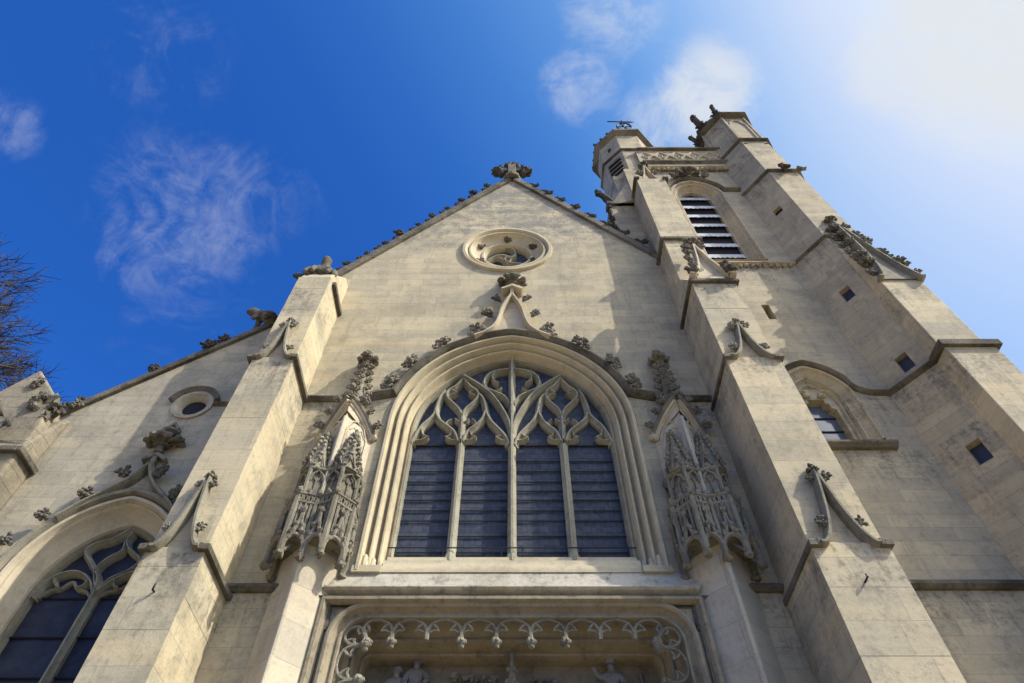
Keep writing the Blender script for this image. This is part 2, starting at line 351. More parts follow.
    def build(s, name, mat, parent=None, smooth=35, bevel=0):
        o = bpy.data.objects.new(name, s.mesh(name, mat, smooth)); COL.objects.link(o)
        if parent: o.parent = parent
        if bevel:
            b = o.modifiers.new('worn_edge', 'BEVEL'); b.width = bevel; b.segments = 2; b.limit_method = 'ANGLE'; b.angle_limit = R(40)
        return o

def tag(o, label, cat, group=None, kind=None):
    o['label'] = label; o['category'] = cat
    if group: o['group'] = group
    if kind: o['kind'] = kind
    return o
def thing(name, loc, label, cat, group=None):
    o = bpy.data.objects.new(name, None); COL.objects.link(o); o.location = loc; o.empty_display_size = .3
    return tag(o, label, cat, group)
def put(name, me, parent, loc, scale=1., rot=(0, 0, 0)):
    o = bpy.data.objects.new(name, me); COL.objects.link(o); o.parent = parent
    o.location = loc; o.scale = (scale,) * 3 if isinstance(scale, (int, float)) else scale; o.rotation_euler = rot
    return o

def arch(cx, w_, Rr, zs, zb, n=16, ins=0.):
    """pointed two-centred arch as an open path, left foot up over the point to the right foot"""
    ww, rr = w_ - ins, Rr - ins; c = Rr - w_
    a_end = math.acos(max(-1, min(1, -(c) / rr))) if rr else 0
    lft = []
    for i in range(n + 1):
        t = math.pi - (math.pi - a_end if False else 0) * 0
    ang1 = math.acos(-c / rr) if c >= 0 else math.acos(-c / rr)
    for i in range(n + 1):
        t = math.pi - (math.pi - ang1) * i / n
        lft.append((cx + c + rr * math.cos(t), zs + rr * math.sin(t)))
    pts = ([(cx - ww, zb)] if zb is not None else []) + lft
    rgt = [(2 * cx - x, z) for x, z in reversed(lft[:-1])]
    return pts + rgt + ([(cx + ww, zb)] if zb is not None else [])
def arch_z(cx, w_, Rr, zs, x):
    c = Rr - w_; return zs + math.sqrt(max(0, Rr * Rr - (abs(x - cx) + c) ** 2))

# carved crockets: three curled leaf knobs shared by every crocket
def crocket_mesh(seed, mat):
    rnd = random.Random(seed); b = MB()
    b.tube([(0, 0, -.14), (0, -.02, .2), (0, -.10, .5)], [.2, .17, .2], 7)
    c = Vector((0, -.14, .5)); b.blob(tuple(c), (.2, .2, .2), seed, .4, 3)
    for k in range(8):
        a = 2 * math.pi * k / 8 + rnd.uniform(-.2, .2); ln = rnd.uniform(.38, .56) * (1.15 if math.sin(a) > .3 else .95)
        d = Vector((math.cos(a), rnd.uniform(-.5, .1), math.sin(a)))
        p1 = c + d * ln * .5 + Vector((0, -.08, 0)); p2 = c + d * ln + Vector((0, -.12, -.04)); p3 = c + d * ln * 1.02 + Vector((0, -.26, -.12))
        b.tube([c, p1, p2, p3], [.19, .18, .17, .08], 6)
        b.blob(tuple(p2), (.185, .18, .165), seed * 9 + k, .5, 3.4, 7, 5)
    for k in range(4):
        a = rnd.uniform(0, 6.28); q = c + Vector((math.cos(a) * .2, -.3, math.sin(a) * .2))
        b.tube([c, q], [.16, .12], 5); b.blob(tuple(q), .16, seed * 5 + k, .5, 3.4, 7, 5)
    return b.mesh('crocket', mat, 45)
CROCK = [crocket_mesh(i, DARK) for i in range(4)]
CROCKL = [crocket_mesh(i + 10, CANO) for i in range(4)]
CROCKB = [crocket_mesh(i + 20, CRUST) for i in range(4)]
RND = random.Random(7)
def crock(parent, loc, size, ang=0., set_=None, name='crocket'):
    s_ = set_ or CROCK
    return put(name, RND.choice(s_), parent, loc, size * RND.uniform(.88, 1.12), (RND.uniform(-.15, .15), ang + RND.uniform(-.15, .15), 0))
def finial_mesh(mat, seed=3):
    b = MB()
    b.tube([(0, 0, -.5), (0, 0, .2), (0, 0, 1.0)], [.16, .12, .14], 7)
    b.lathe((0, 0, -.12), [(.1, 0), (.3, .05), (.3, .12), (.1, .2)], 8)
    for k in range(4):
        a = k * math.pi / 2
        for j in range(5):
            e = (j - 2) * .5; d = Vector((math.cos(a) - math.sin(a) * e * .45, math.sin(a) + math.cos(a) * e * .45, .35 - abs(e) * .25))
            b.tube([(0, 0, .25), tuple(d * .3 + Vector((0, 0, .25))), tuple(d * .52 + Vector((0, 0, .2)))], [.14, .12, .08], 6)
            b.blob(tuple(d * .52 + Vector((0, 0, .2))), (.17, .17, .16), seed + k * 5 + j, .5, 3.3, 7, 5)
    b.blob((0, 0, 1.02), (.27, .27, .26), seed + 30, .5, 3.2)
    return b.mesh('finial', mat, 50)
FIN, FINL, FINB = finial_mesh(DARK), finial_mesh(CANO, 8), finial_mesh(CRUST, 17)

# ------------------------------------------------------------------ ground
g = MB(); S = 600
g.add([(-S, -S, 0), (S, -S, 0), (S, S, 0), (-S, S, 0)], [(0, 1, 2, 3)])
o = g.build('ground', EARTH, None, 0); o['kind'] = 'structure'
g = MB(); g.add([(-16, -26, .004), (16, -26, .004), (16, 0, .004), (-16, 0, .004)], [(0, 1, 2, 3)])
o = g.build('forecourt', PAVE, None, 0); o['kind'] = 'structure'

# ------------------------------------------------------------------ CHURCH
church = thing('church', (0, 0, 0), 'pale limestone gothic church front with large traceried window, steep gable and side aisle', 'church')

# nave front wall with the openings of window, oculus and portal
GX, GS, GR, GB = 0.0, 12.6, 3.31, 8.62            # great window: axis, springing, arc radius, sill
win_hole = arch(GX, 2.8, GR, GS, GB, 18)
OC = (-.16, 20.9); OR = 1.2
oc_hole = [(OC[0] + OR * math.cos(2 * math.pi * i / 48), OC[1] + OR * math.sin(2 * math.pi * i / 48)) for i in range(48)]
def round_rect(w_, top, r, n=8, zb=0.):
    L_ = [(-w_, zb)] + [(-w_ + r - r * math.cos(t), top - r + r * math.sin(t)) for t in [math.pi / 2 * i / n for i in range(n + 1)]]
    return L_ + [(-x, z) for x, z in reversed(L_)]
door = round_rect(3.02, 8.0, .64)
APEX = (0.0, 26.95)
outer = [(-5.55, 0)] + door + [(4.72, 0), (4.72, 20.22), APEX, (-5.55, 18.72)]
MB().wall(outer, [win_hole, oc_hole], 0, 1.3).build('nave_wall', WALL, church, 0)
b = MB(); b.box(-5.5, -4.6, 1.3, 34, 0, 17.5); b.box(4.0, 4.7, 6.4, 34, 0, 17.5); b.box(-5.5, 4.7, 33, 34, 0, 17.5)
b.build('nave_side_wall', WALL, church, 0)
b = MB(); b.add([(-5.9, 1.3, 17.2), (0, 1.3, 26.2), (0, 34, 26.2), (-5.9, 34, 17.2), (5.2, 6.4, 17.6), (0, 6.4, 26.2), (5.2, 34, 17.6), (-5.9, 1.3, 16.9), (-5.9, 34, 16.9)],
                [(0, 1, 2, 3), (5, 4, 6, 2), (0, 3, 8, 7)])
b.add([(0, 1.3, 26.2), (4.05, 1.3, 19.9), (4.05, 6.4, 19.9), (0, 6.4, 26.2)], [(0, 1, 2, 3)])
b.build('nave_roof', SLATE, church, 0)

# gable coping and its row of crockets
cop = MB()
for (p, q) in (((-5.5, 18.8), APEX), (APEX, (4.75, 20.15))):
    d = (Vector(q) - Vector(p)).normalized(); nn = Vector((-d.y, d.x)); a_, b_ = Vector(p), Vector(q)
    if p == APEX: a_ = a_ + d * .02
    cop.prism_xz([tuple(a_ - nn * .0), tuple(b_ - nn * .0), tuple(b_ + nn * .26), tuple(a_ + nn * .26)], -.11, 1.38)
coping = cop.build('gable_coping', DARK, church, 0, .03)
for (p, q, k) in ((Vector((-5.2, 19.3)), Vector((-.45, 26.4)), 10), (Vector((.45, 26.4)), Vector((4.4, 20.75)), 8)):
    d = (q - p).normalized(); nn = Vector((-d.y, d.x)); ang = math.atan2(nn.x, nn.y)
    for i in range(k):
        pos = p + (q - p) * ((i + .5) / k) + nn * .22
        crock(coping, (pos.x + RND.uniform(-.06, .06), -.05, pos.y - .03), RND.uniform(.17, .30), ang + RND.uniform(-.3, .3), CROCKB)
        pos = pos - d * .3
        b_ = put('crocket', CROCKB[i % 4], coping, (pos.x, .0, pos.y - .06), (.26, .2, .15), (0, ang, 0))

# ---- great window
wprof = [(0.0000, .3), (0.0000, -.05), (0.0185, -.085), (0.0740, -.085), (0.0925, -.05), (0.0971, .06), (0.1156, .13), (0.1480, .165), (0.1711, .13), (0.1804, .06), (0.1989, .03), (0.2313, .035), (0.2498, .07), (0.2544, .18),
         (0.2729, .26), (0.3006, .29), (0.3237, .26), (0.3330, .20), (0.3469, .165), (0.3792, .165), (0.3959, .20), (0.3996, .30), (0.4163, .38), (0.4440, .42), (0.4671, .40), (0.4764, .36), (0.4995, .35), (0.5041, .40), (0.5041, .75)]
gw = MB().sweep(arch(GX, 2.8, GR, GS, 8.62, 22), wprof).build('great_window', MOULD, church, 40)
# one glass pane per light, split where the mullions stand
for i in range(4):
    x0, x1 = ((-2.31, -1.165), (-1.165, 0), (0, 1.165), (1.165, 2.31))[i]
    xs = [x0 + (x1 - x0) * k / 8 for k in range(9)]
    poly = [(x0, 8.95), (x1, 8.95)] + [(x, arch_z(GX, 2.30, GR - .50, GS, min(abs(x), 2.2999))) for x in reversed(xs)]
    MB().prism_xz(poly, .56, .59).build('glass_pane', GLASS, gw, 0)
YB, YM, YF = .60, .46, .345
for x in (-1.165, 0.0, 1.165):
    big = abs(x) < .1
    top = arch_z(GX, 2.30, GR - .50, GS, x) if big else 12.35
    m_ = MB().bar([(x, 8.9), (x, top)], .18 if big else .18, YB, YM, YF - (.05 if big else .0), .26)
    m_.lathe((x, YF + .05, 9.08), [(.12, 0), (.12, .12), (.085, .2), (.06, .28)], 8)
    m_.build('mullion', TRAC, gw, 40)
trac = MB()
def tb(p, wd=.15, sub=5, yf_=YF):
    q = cr(p, sub)
    trac.bar(q, wd * 1.04, YB, YM + .01, yf_, .2)
for sx in (1, -1):
    def mir(p): return [(x * sx, z) for x, z in p]
    tb(mir([(-2.28, 12.25), (-2.20, 12.55), (-2.10, 12.82), (-1.95, 13.04), (-1.84, 13.26), (-1.81, 13.55), (-1.76, 13.85), (-1.66, 14.1)]))
    tb(mir([(-1.22, 12.3), (-1.33, 12.62), (-1.53, 12.84), (-1.72, 13.05), (-1.83, 13.3)]))
    tb(mir([(-1.18, 13.15), (-1.27, 13.4), (-1.45, 13.65), (-1.58, 13.82), (-1.61, 13.99), (-1.55, 14.13), (-1.42, 14.26), (-1.24, 14.56)]), .14)
    tb(mir([(-1.19, 13.15), (-1.12, 13.4), (-.98, 13.6), (-.87, 13.78), (-.83, 13.96), (-.89, 14.12), (-1.03, 14.25), (-1.22, 14.56)]), .14)
    tb(mir([(-1.165, 12.2), (-1.17, 12.7), (-1.18, 13.2)]), .16)
    tb(mir([(-1.12, 12.3), (-1.03, 12.62), (-.86, 12.82), (-.71, 13.05), (-.63, 13.33)]))
    tb(mir([(-.06, 12.2), (-.15, 12.48), (-.32, 12.74), (-.50, 13.0), (-.61, 13.3), (-.67, 13.65), (-.73, 13.85), (-.83, 13.98)]))
    tb(mir([(-.02, 12.55), (-.06, 12.9), (-.17, 13.25), (-.38, 13.71), (-.60, 14.05), (-.90, 14.37), (-1.24, 14.66)]), .14, 5, YF - .04)
    tb(mir([(-.05, 13.6), (-.19, 13.88), (-.45, 14.06), (-.64, 14.21), (-.70, 14.45), (-.63, 14.70), (-.42, 14.88), (-.04, 14.98)]), .13)
    tb(mir([(-.42, 14.88), (-.50, 14.68), (-.46, 14.5), (-.33, 14.38)]), .07)
    tb(mir([(-.45, 14.06), (-.33, 14.1), (-.25, 14.2)]), .06)
    # cusps
    for (c0, c1, c2) in (((-2.12, 12.78), (-2.05, 12.55), (-1.92, 12.46)), ((-1.38, 12.68), (-1.42, 12.52), (-1.53, 12.46)),
                         ((-.98, 12.70), (-.93, 12.52), (-.82, 12.46)), ((-.22, 12.62), (-.26, 12.5), (-.38, 12.46)),
                         ((-1.60, 13.84), (-1.50, 13.98), (-1.39, 14.0)), ((-.86, 13.82), (-.95, 13.97), (-1.05, 14.0)),
                         ((-1.52, 14.14), (-1.44, 14.1), (-1.36, 14.03)), ((-.94, 14.14), (-1.0, 14.1), (-1.08, 14.03)),
                         ((-1.55, 12.84), (-1.52, 12.98), (-1.42, 13.05)), ((-1.21, 12.95), (-1.27, 13.0), (-1.34, 13.08)),
                         ((-.84, 12.84), (-.86, 12.98), (-.94, 13.06)), ((-1.15, 12.95), (-1.08, 13.0), (-1.02, 13.08)),
                         ((-2.20, 12.35), (-2.08, 12.36), (-1.95, 12.45)), ((-1.27, 12.36), (-1.36, 12.36), (-1.50, 12.45)),
                         ((-1.07, 12.36), (-.97, 12.36), (-.84, 12.45)), ((-.12, 12.34), (-.23, 12.36), (-.36, 12.45))):
        tb(mir([c0, c1, c2]), .075, 3, YF + .03)
trac.build('tracery', TRAC, gw, 40)
fr = MB().sweep(arch(GX, 2.8, GR, GS, 8.9, 22, .50), [(-.02, .62), (-.02, .38), (.02, .36), (.04, .42), (.05, .48), (.05, .62)], False, True)
fr.build('window_frame', TRAC, gw, 40)
for z in (9.36, 9.74, 10.12, 10.38, 10.66, 10.9, 11.16, 11.46, 11.76, 12.25):
    b = MB(); b.tube([(-2.27, .535, z + .06), (2.27, .535, z + .06)], .013 if z < 12.2 else .022, 6)
    b.build('saddle_bar', IRON, gw, 40)
b = MB(); b.tube([(-2.35, .30, 9.36), (2.35, .30, 9.36)], .013, 6)
for x in (-2.2, -1.3, -.2, .2, 1.3, 2.2): b.tube([(x, .30, 9.36), (x, .33, 9.12)], .012, 6)
b.build('guard_rail', IRON, gw, 40)
b = MB()
b.prism_yz([(.70, 9.14), (.68, 9.24), (.30, 9.15), (.29, 9.05), (.05, 8.90), (.04, 8.79), (-.02, 8.72), (-.03, 8.60), (.70, 8.60)], -2.32, 2.32)
b.prism_yz([(.30, 8.90), (.0, 8.74), (-.07, 8.72), (-.08, 8.58), (.30, 8.58)], -2.84, -2.323); b.prism_yz([(.30, 8.90), (.0, 8.74), (-.07, 8.72), (-.08, 8.58), (.30, 8.58)], 2.323, 2.84)
for sx in (-1, 1):                       # little moulded bases of the jamb rolls
    for q, y in ((2.66, .02), (2.53, .12), (2.41, .2)):
        b.lathe((sx * q, y, 8.74), [(.07, 0), (.075, .09), (.05, .15), (.055, .2), (.03, .25)], 8)
b.build('window_sill', MOULD, gw, 40)
b = MB(); b.prism_yz([(-.004, 8.60), (-.12, 8.27), (-.19, 8.235), (-.20, 8.20), (-.16, 8.165), (-.06, 8.13), (-.004, 8.12)], -3.2, 3.2)
b.build('weathered_ledge', stone('pale_ledge_limestone', (.50, .455, .36), (.42, .39, .31), (.14, .13, .105), .35, blocks=False, streak=.7, lichen=.3), gw, 0)

# ---- hood mould over the great window, ogee point, crockets and finial
hsec = [(-.08, -.002), (-.08, -.12), (-.05, -.19), (.0, -.20), (.04, -.14), (.09, -.05), (.09, -.002)]
hp = arch(GX, 2.8, GR, GS, None, 22, -.11)
hp = [p for p in hp if p[1] > 13.30]
hood = MB(); hood.sweep([(-3.4, 13.31)] + hp + [(3.4, 13.31)], hsec, False, True)
hm = hood.build('hood_mould', DARK, church, 40)
ogl = cr([(-1.0, 15.66), (-.72, 15.84), (-.48, 16.14), (-.36, 16.56), (-.29, 16.98), (-.17, 17.36), (0.0, 17.80)], 6)
og = MB(); osec = [(-.05, -.002), (-.05, -.15), (-.022, -.25), (.022, -.25), (.05, -.12), (.05, -.002)]
og.sweep(ogl, osec, False, True); og.sweep([(-x, z) for x, z in reversed(ogl)], osec, False, True)
poly = [p for p in ogl] + [(-x, z) for x, z in reversed(ogl[:-1])] + [(x, arch_z(GX, 2.85, GR + .05, GS, x) + .05) for x in (.6, .3, 0, -.3, -.6)]
og.prism_xz(poly, -.05, .01)
og.box(-.05, .05, -.22, -.02, 17.6, 18.6)
og.prism_xz([(-.32, 17.98), (0, 18.22), (.32, 17.98), (.28, 17.92), (0, 18.1), (-.28, 17.92)], -.30, -.003)
og.build('ogee_gable', CARV, hm, 40)
put('finial', FIN, hm, (0, -.20, 18.36), (.62, .42, .42))
put('finial', FIN, hm, (0, -.14, 18.72), (.3, .3, .36))
for x, z, a in ((-.56, 16.66, -1.0), (-.33, 17.46, -1.0), (-.90, 15.96, -.75)):
    crock(hm, (x, -.16, z), .23, a); crock(hm, (-x, -.16, z), .23, -a)
for an in (113, 129, 146, 160):
    c_ = GR - 2.8; r_ = GR + .20; x, z = c_ + r_ * math.cos(R(an)), GS + r_ * math.sin(R(an))
    for sx in (1, -1):
        k_ = crock(hm, (sx * x, -.12, z), .34, -sx * R(an - 90), CROCKL); k_.scale = (.36, .26, .25)
        k_ = crock(hm, (sx * (x - .13), -.10, z - .12), .2, -sx * R(an - 40), CROCKL)

# ---- oculus
oc = MB()
op = [(OC[0] + 1.5 * math.cos(t), OC[1] + 1.5 * math.sin(t)) for t in [-2 * math.pi * i / 56 for i in range(56)]]
oc.sweep(op, [(0, .0), (0, -.05), (.03, -.1), (.12, -.11), (.17, -.06), (.20, .0), (.21, .0), (.25, -.05), (.30, -.05), (.32, .02), (.36, .10), (.45, .16), (.55, .20), (.63, .22), (.66, .18), (.72, .18), (.74, .24), (.78, .30), (.78, .55)], True)
ocm = oc.build('oculus_window', MOULD, church, 40)
ot = MB()
for k in range(3):
    a0 = R(100 + 120 * k); pts = []
    for i in range(9):
        u = i / 8; rr = .76 * u; aa = a0 + 2.0 * math.sin(u * 1.6) - .3
        pts.append((OC[0] + rr * math.cos(aa), OC[1] + rr * math.sin(aa)))
    ot.bar(cr(pts, 3), .11, .5, .34, .24, .3)
    a1 = a0 + 1.9; q = [(OC[0] + .42 * math.cos(a1) + .27 * math.cos(a1 + 2.4 + t), OC[1] + .42 * math.sin(a1) + .27 * math.sin(a1 + 2.4 + t)) for t in [4.2 * i / 14 for i in range(15)]]
    ot.bar(q, .07, .5, .36, .28, .3)
ot.build('oculus_tracery', TRAC, ocm, 40)
MB().prism_xz([(OC[0] + .82 * math.cos(2 * math.pi * i / 32), OC[1] + .82 * math.sin(2 * math.pi * i / 32)) for i in range(32)], .46, .48).build('glass_pane', GLASS, ocm, 0)
for k in range(6):
    a = R(30 + 60 * k); put('carved_leaf', CROCK[k % 4], ocm, (OC[0] + 1.02 * math.cos(a), .2, OC[1] + 1.02 * math.sin(a) - .08), (.24, .2, .2), (0, 0, 0))

# ---- portal
dprof = [(0, .35), (0, -.07), (.02, -.11), (.07, -.12), (.105, -.09), (.115, -.02), (.15, .03), (.19, .035), (.20, .01), (.235, .01), (.25, .05), (.255, .26), (.29, .40), (.34, .47), (.37, .46), (.385, .43),
         (.42, .43), (.43, .47), (.435, .60), (.455, .71), (.48, .72), (.49, .69), (.52, .69), (.53, .74), (.535, .98), (.535, 1.25)]
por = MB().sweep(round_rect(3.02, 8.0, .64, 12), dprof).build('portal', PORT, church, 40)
b = MB()
b.sweep([(-3.2, 0), (-3.2, 8.045), (3.2, 8.045), (3.2, 0)], [(-.02, -.003), (-.02, -.15), (.02, -.19), (.07, -.19), (.10, -.13), (.11, -.06), (.13, -.06), (.14, -.003)], False, True)
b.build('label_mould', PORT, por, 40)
b = MB(); b.prism_yz([(-.004, 8.04), (-.004, 8.0), (-.12, 8.0), (-.19, 8.03), (-.19, 8.04)], -3.3, 3.3)
# spandrel sinkings above the rounded corners
for sx in (-1, 1):
    b.sweep([(sx * 3.04, 7.5), (sx * 3.04, 7.93), (sx * 2.6, 7.93)], [(-.02, -.002), (-.02, -.06), (.02, -.06), (.02, -.002)], False, True)
b.build('lintel_string', DARK, por, 40)
# cusped fringe hanging from the arch
fpath = round_rect(2.80, 7.78, .46, 14, 4.2)
FP = [Vector(p) for p in fpath]; cum = [0.]
for i in range(1, len(FP)): cum.append(cum[-1] + (FP[i] - FP[i - 1]).length)
def on_path(s_, ins, y):
    s_ = max(0., min(cum[-1] - 1e-4, s_))
    i = next(k for k in range(1, len(cum)) if cum[k] >= s_ - 1e-9); t = (s_ - cum[i - 1]) / (cum[i] - cum[i - 1])
    p = FP[i - 1].lerp(FP[i], t); d = (FP[i] - FP[i - 1]).normalized(); nn = Vector((d.y, -d.x))
    return (p.x + nn.x * ins, y, p.y + nn.y * ins)
mid_s = cum[-1] / 2; UL = .565; off = mid_s - .26
fm = MB(); bosses = []
ks = range(-11, 12)
for k in ks:
    s0 = off + k * UL
    if s0 < 0 or s0 + UL > cum[-1]: continue
    arc = [on_path(s0 + UL / 2 - UL / 2 * math.cos(t), .36 - .32 * math.sin(t) ** .7, .04 + .02 * math.sin(t)) for t in [math.pi * i / 14 for i in range(15)]]
    fm.tube(arc, [.022 + .012 * abs(1 - i / 7) for i in range(15)], 6)
    for c0, sgn in ((.24, 1), (.76, -1)):
        fm.tube([on_path(s0 + UL * c0 - sgn * .07, .10, .06), on_path(s0 + UL * c0 + sgn * .01, .17, .05), on_path(s0 + UL * (c0 + sgn * .10), .25, .04)], [.03, .027, .018], 6)
        fm.tube([on_path(s0 + UL * c0 - sgn * .10, .27, .06), on_path(s0 + UL * c0 - sgn * .02, .23, .05), on_path(s0 + UL * (c0 + sgn * .10), .25, .04)], [.026, .024, .016], 6)
    fm.tube([on_path(s0, .26, .06), on_path(s0, .40, .04)], [.05, .035], 6)
    if k not in (-2, 3, 4, -7): bosses.append(s0)
    if k in ks: pass
fm.build('cusped_fringe', CANO, por, 45)
bo = MB(); bo.blob((0, 0, 0), (.075, .075, .085), 5, .35, 3.5); bo.blob((0, 0, -.06), (.05, .05, .05), 6, .4, 3.5)
for k in range(5): bo.blob((.06 * math.cos(k * 1.257), .06 * math.sin(k * 1.257), .0), .035, k, .4, 3, 7, 5)
bom = bo.mesh('pendant_boss', CANO, 50)
for s0 in bosses:
    p = on_path(s0, .44, .03); put('pendant_boss', bom, por, p, 1.05)
# tympanum, lintel, doors and the central pinnacle
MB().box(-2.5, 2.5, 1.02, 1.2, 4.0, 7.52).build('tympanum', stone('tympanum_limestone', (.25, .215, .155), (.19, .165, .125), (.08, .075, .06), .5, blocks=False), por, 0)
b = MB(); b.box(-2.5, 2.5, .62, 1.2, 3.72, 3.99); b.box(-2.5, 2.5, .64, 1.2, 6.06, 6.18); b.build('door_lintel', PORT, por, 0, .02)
for sx in (-1, 1):
    b = MB()
    for k in range(8):
        x = sx * (.2 + .285 * k); b.box(min(x, x + sx * .28), max(x, x + sx * .28), .9, .97, .02, 3.71)
    for z in (.6, 2.0, 3.2): b.box(min(sx * .22, sx * 2.3), max(sx * .22, sx * 2.3), .87, .898, z, z + .09)
    b.build('door_leaf', WOOD, por, 0)
MB().box(-.19, .19, .62, 1.1, 0, 3.715).build('trumeau', CARV, por, 0, .02)
b = MB(); b.lathe((0, .62, 5.3), [(.22, 0), (.22, .5), (.27, .55), (.27, .62), (.17, .66), (.12, 1.2), (.075, 1.7), (.035, 2.08), (.06, 2.11), (.065, 2.16), (.025, 2.20)], 8)
for k in range(7):
    z = 6.0 + k * .20; r = .18 - k * .02
    for a in (R(20), R(110), R(200), R(290)): b.blob((r * math.cos(a), .62 + r * math.sin(a), z), (.04, .04, .045), k, .4, 3, 7, 5)
b.build('niche_pinnacle', CANO, por, 45)
b = MB(); rr = random.Random(4)
for k in range(170):
    x = rr.uniform(-1.0, -.25) if k < 110 else rr.uniform(.3, .75)
    z = rr.uniform(6.5, 7.30) if k < 110 else rr.uniform(6.5, 7.2)
    b.blob((x, 1.0 - rr.uniform(0, .12), z), (rr.uniform(.025, .06), .05, rr.uniform(.02, .045)), k, .6, 3, 7, 5)
b.tube([(-.55, .93, 5.5), (-.5, .93, 6.4), (-.35, .92, 6.9), (-.2, .93, 7.1)], [.06, .05, .04, .03], 7)
b.build('carved_foliage', STAT, por, 45)
b = MB(); b.box(2.16, 2.20, .96, 1.01, 6.7, 7.28); b.box(2.04, 2.32, .96, 1.01, 7.08, 7.12)
for x, z in ((2.04, 7.1), (2.32, 7.1), (2.18, 7.28)): b.blob((x, .98, z), .045, 3, .3)
b.build('carved_cross', STAT, por, 0)

# ---- string courses of the nave
def string_prof(z, y0=0., d=.14, h=.2):
    return [(y0 - .001, z + h * .5), (y0 - d * .75, z + h * .1), (y0 - d, z - h * .05), (y0 - d, z - h * .25), (y0 - d * .45, z - h * .5), (y0 - .001, z - h * .5)]
for x0, x1 in ((-4.895, -4.0), (4.05, 4.695)): MB().prism_yz(string_prof(8.3), x0, x1).build('string_course', DARK, church, 0)
for x0, x1 in ((-4.895, -3.35), (3.35, 4.695)): MB().prism_yz(string_prof(13.31, 0, .15, .2), x0, x1).build('string_course', DARK, church, 0)

# ---- great buttresses
def gablet(parent, xc, hw, z0, h, yb, mat=DARK, lean=.0, fin=.3, plate=True, crockets=2, cs=.22, cset=None, wd=.10):
    """ogee gablet standing on a set-off"""
    yf = lambda x, z: yb + lean * max(0, z - z0)
    L_ = cr([(xc - hw, z0), (xc - hw * .80, z0 + .01 * h), (xc - hw * .52, z0 + .16 * h), (xc - hw * .30, z0 + .40 * h), (xc - hw * .16, z0 + .66 * h), (xc - hw * .05, z0 + .88 * h), (xc, z0 + h)], 5)
    b = MB(); sec = [(-wd / 2, .06), (-wd / 2, -.10), (-wd * .2, -.17), (wd * .2, -.17), (wd / 2, -.09), (wd / 2, .06)]
    b.sweep(L_, sec, False, True, yf); b.sweep([(2 * xc - x, z) for x, z in reversed(L_)], sec, False, True, yf)
    if plate:
        pl = L_ + [(2 * xc - x, z) for x, z in reversed(L_[:-1])]
        b.add([(x, yf(x, z) - .03, z) for x, z in pl] + [(xc, yf(xc, z0 + h * .3) - .03, z0 + h * .28)], [(i, (i + 1) % len(pl), len(pl)) for i in range(len(pl))])
    g_ = b.build('ogee_gablet', mat, parent, 40)
    put('finial', FIN if cset is None else FINL, g_, (xc, yf(xc, z0 + h) - .06, z0 + h), fin)
    for k in range(crockets):
        u = .38 + .45 * k / max(1, crockets - 1) if crockets > 1 else .5
        i = int(u * (len(L_) - 1)); x, z = L_[i]
        for sx in (1, -1):
            crock(g_, (xc + sx * (x - xc - .03), yf(x, z) - .06, z + .04), cs, -sx * .9, cset)
    return g_

def buttress(parent, x0, x1, stages, mat, gab, smat=DARK):
    """stages: (front y, top z); a string course caps each one"""
    b = MB(); zb = 0
    for i, (yf, zt) in enumerate(stages):
        e = .02 * (len(stages) - 1 - i)
        zz = [zb]
        while zz[-1] + .8 < zt: zz.append(zz[-1] + .52)
        zz.append(zt); rings = []
        for a_, c_ in zip(zz[:-1], zz[1:]):
            j1, j2, j3 = (RND.uniform(-.0025, .0025) for _ in range(3))
            for z_ in (a_ + .001, c_ - .001): rings.append([(x0 - e + j1, yf + j3, z_), (x1 + e + j2, yf + j3, z_), (x1 + e + j2, -.0015 * (i + 1), z_), (x0 - e + j1, -.0015 * (i + 1), z_)])
        b.loft(rings)
        ny = stages[i + 1][0] if i + 1 < len(stages) else None
        if ny is not None and ny - yf > .02:
            b.prism_yz([(yf + .004, zt + .002), (ny + .03, zt + .002), (ny + .03, zt + (ny - yf) * 1.5), ], x0 + .01, x1 - .01)
        zb = zt + .001
    bu = b.build('buttress', mat, parent, 0, .022)
    for i, (yf, zt) in enumerate(stages[:len(gab)]):
        kind = gab[i]
        if kind is None: continue
        d = .10
        for (xa, xb) in ((x0 - d - .02, x0 + .002), (x1 - .002, x1 + d + .02)):
            s = MB(); s.loft([[(xa, yf - d, zt - .10), (xb, yf - d, zt - .10), (xb, -.003, zt - .10), (xa, -.003, zt - .10)], [(xa, yf - d, zt + .0), (xb, yf - d, zt + .0), (xb, -.003, zt + .0), (xa, -.003, zt + .0)],
                    [(x0 if xa < x0 else xa, yf, zt + .09), (xb if xa < x0 else x1, yf, zt + .09), (xb if xa < x0 else x1, -.003, zt + .09), (x0 if xa < x0 else xa, -.003, zt + .09)]]); s.build('string_course', smat, bu, 0, .015)
        xc = (x0 + x1) / 2; hw = (x1 - x0) / 2
        if kind['h']:
            k = .16
            for (xa, xb) in ((x0 + .003, x0 + hw * k), (x1 - hw * k, x1 - .003)): MB().box(xa, xb, yf - d, yf + .02, zt - .10, zt + .03).build('string_course', smat, bu, 0, .015)
        else: MB().box(x0 + .003, x1 - .003, yf - d, yf + .02, zt - .10, zt + .03).build('string_course', smat, bu, 0, .015)
        if kind['h']:
            gablet(bu, xc, hw * (1 - .12), zt - .04, kind['h'], (stages[i + 1][0] if i + 1 < len(stages) else yf + .2) - .02, kind.get('mat', CANO), kind.get('lean', 0), kind.get('fin', .2), False, kind.get('n', 1), kind.get('cs', .16), kind.get('set'))
    return bu

def hook(bu, x, y, z):
    b = MB(); b.tube([(x, y + .05, z), (x, y - .07, z), (x + .02, y - .10, z + .03), (x + .02, y - .09, z + .08)], .016, 6); b.build('iron_hook', IRON, bu, 40)

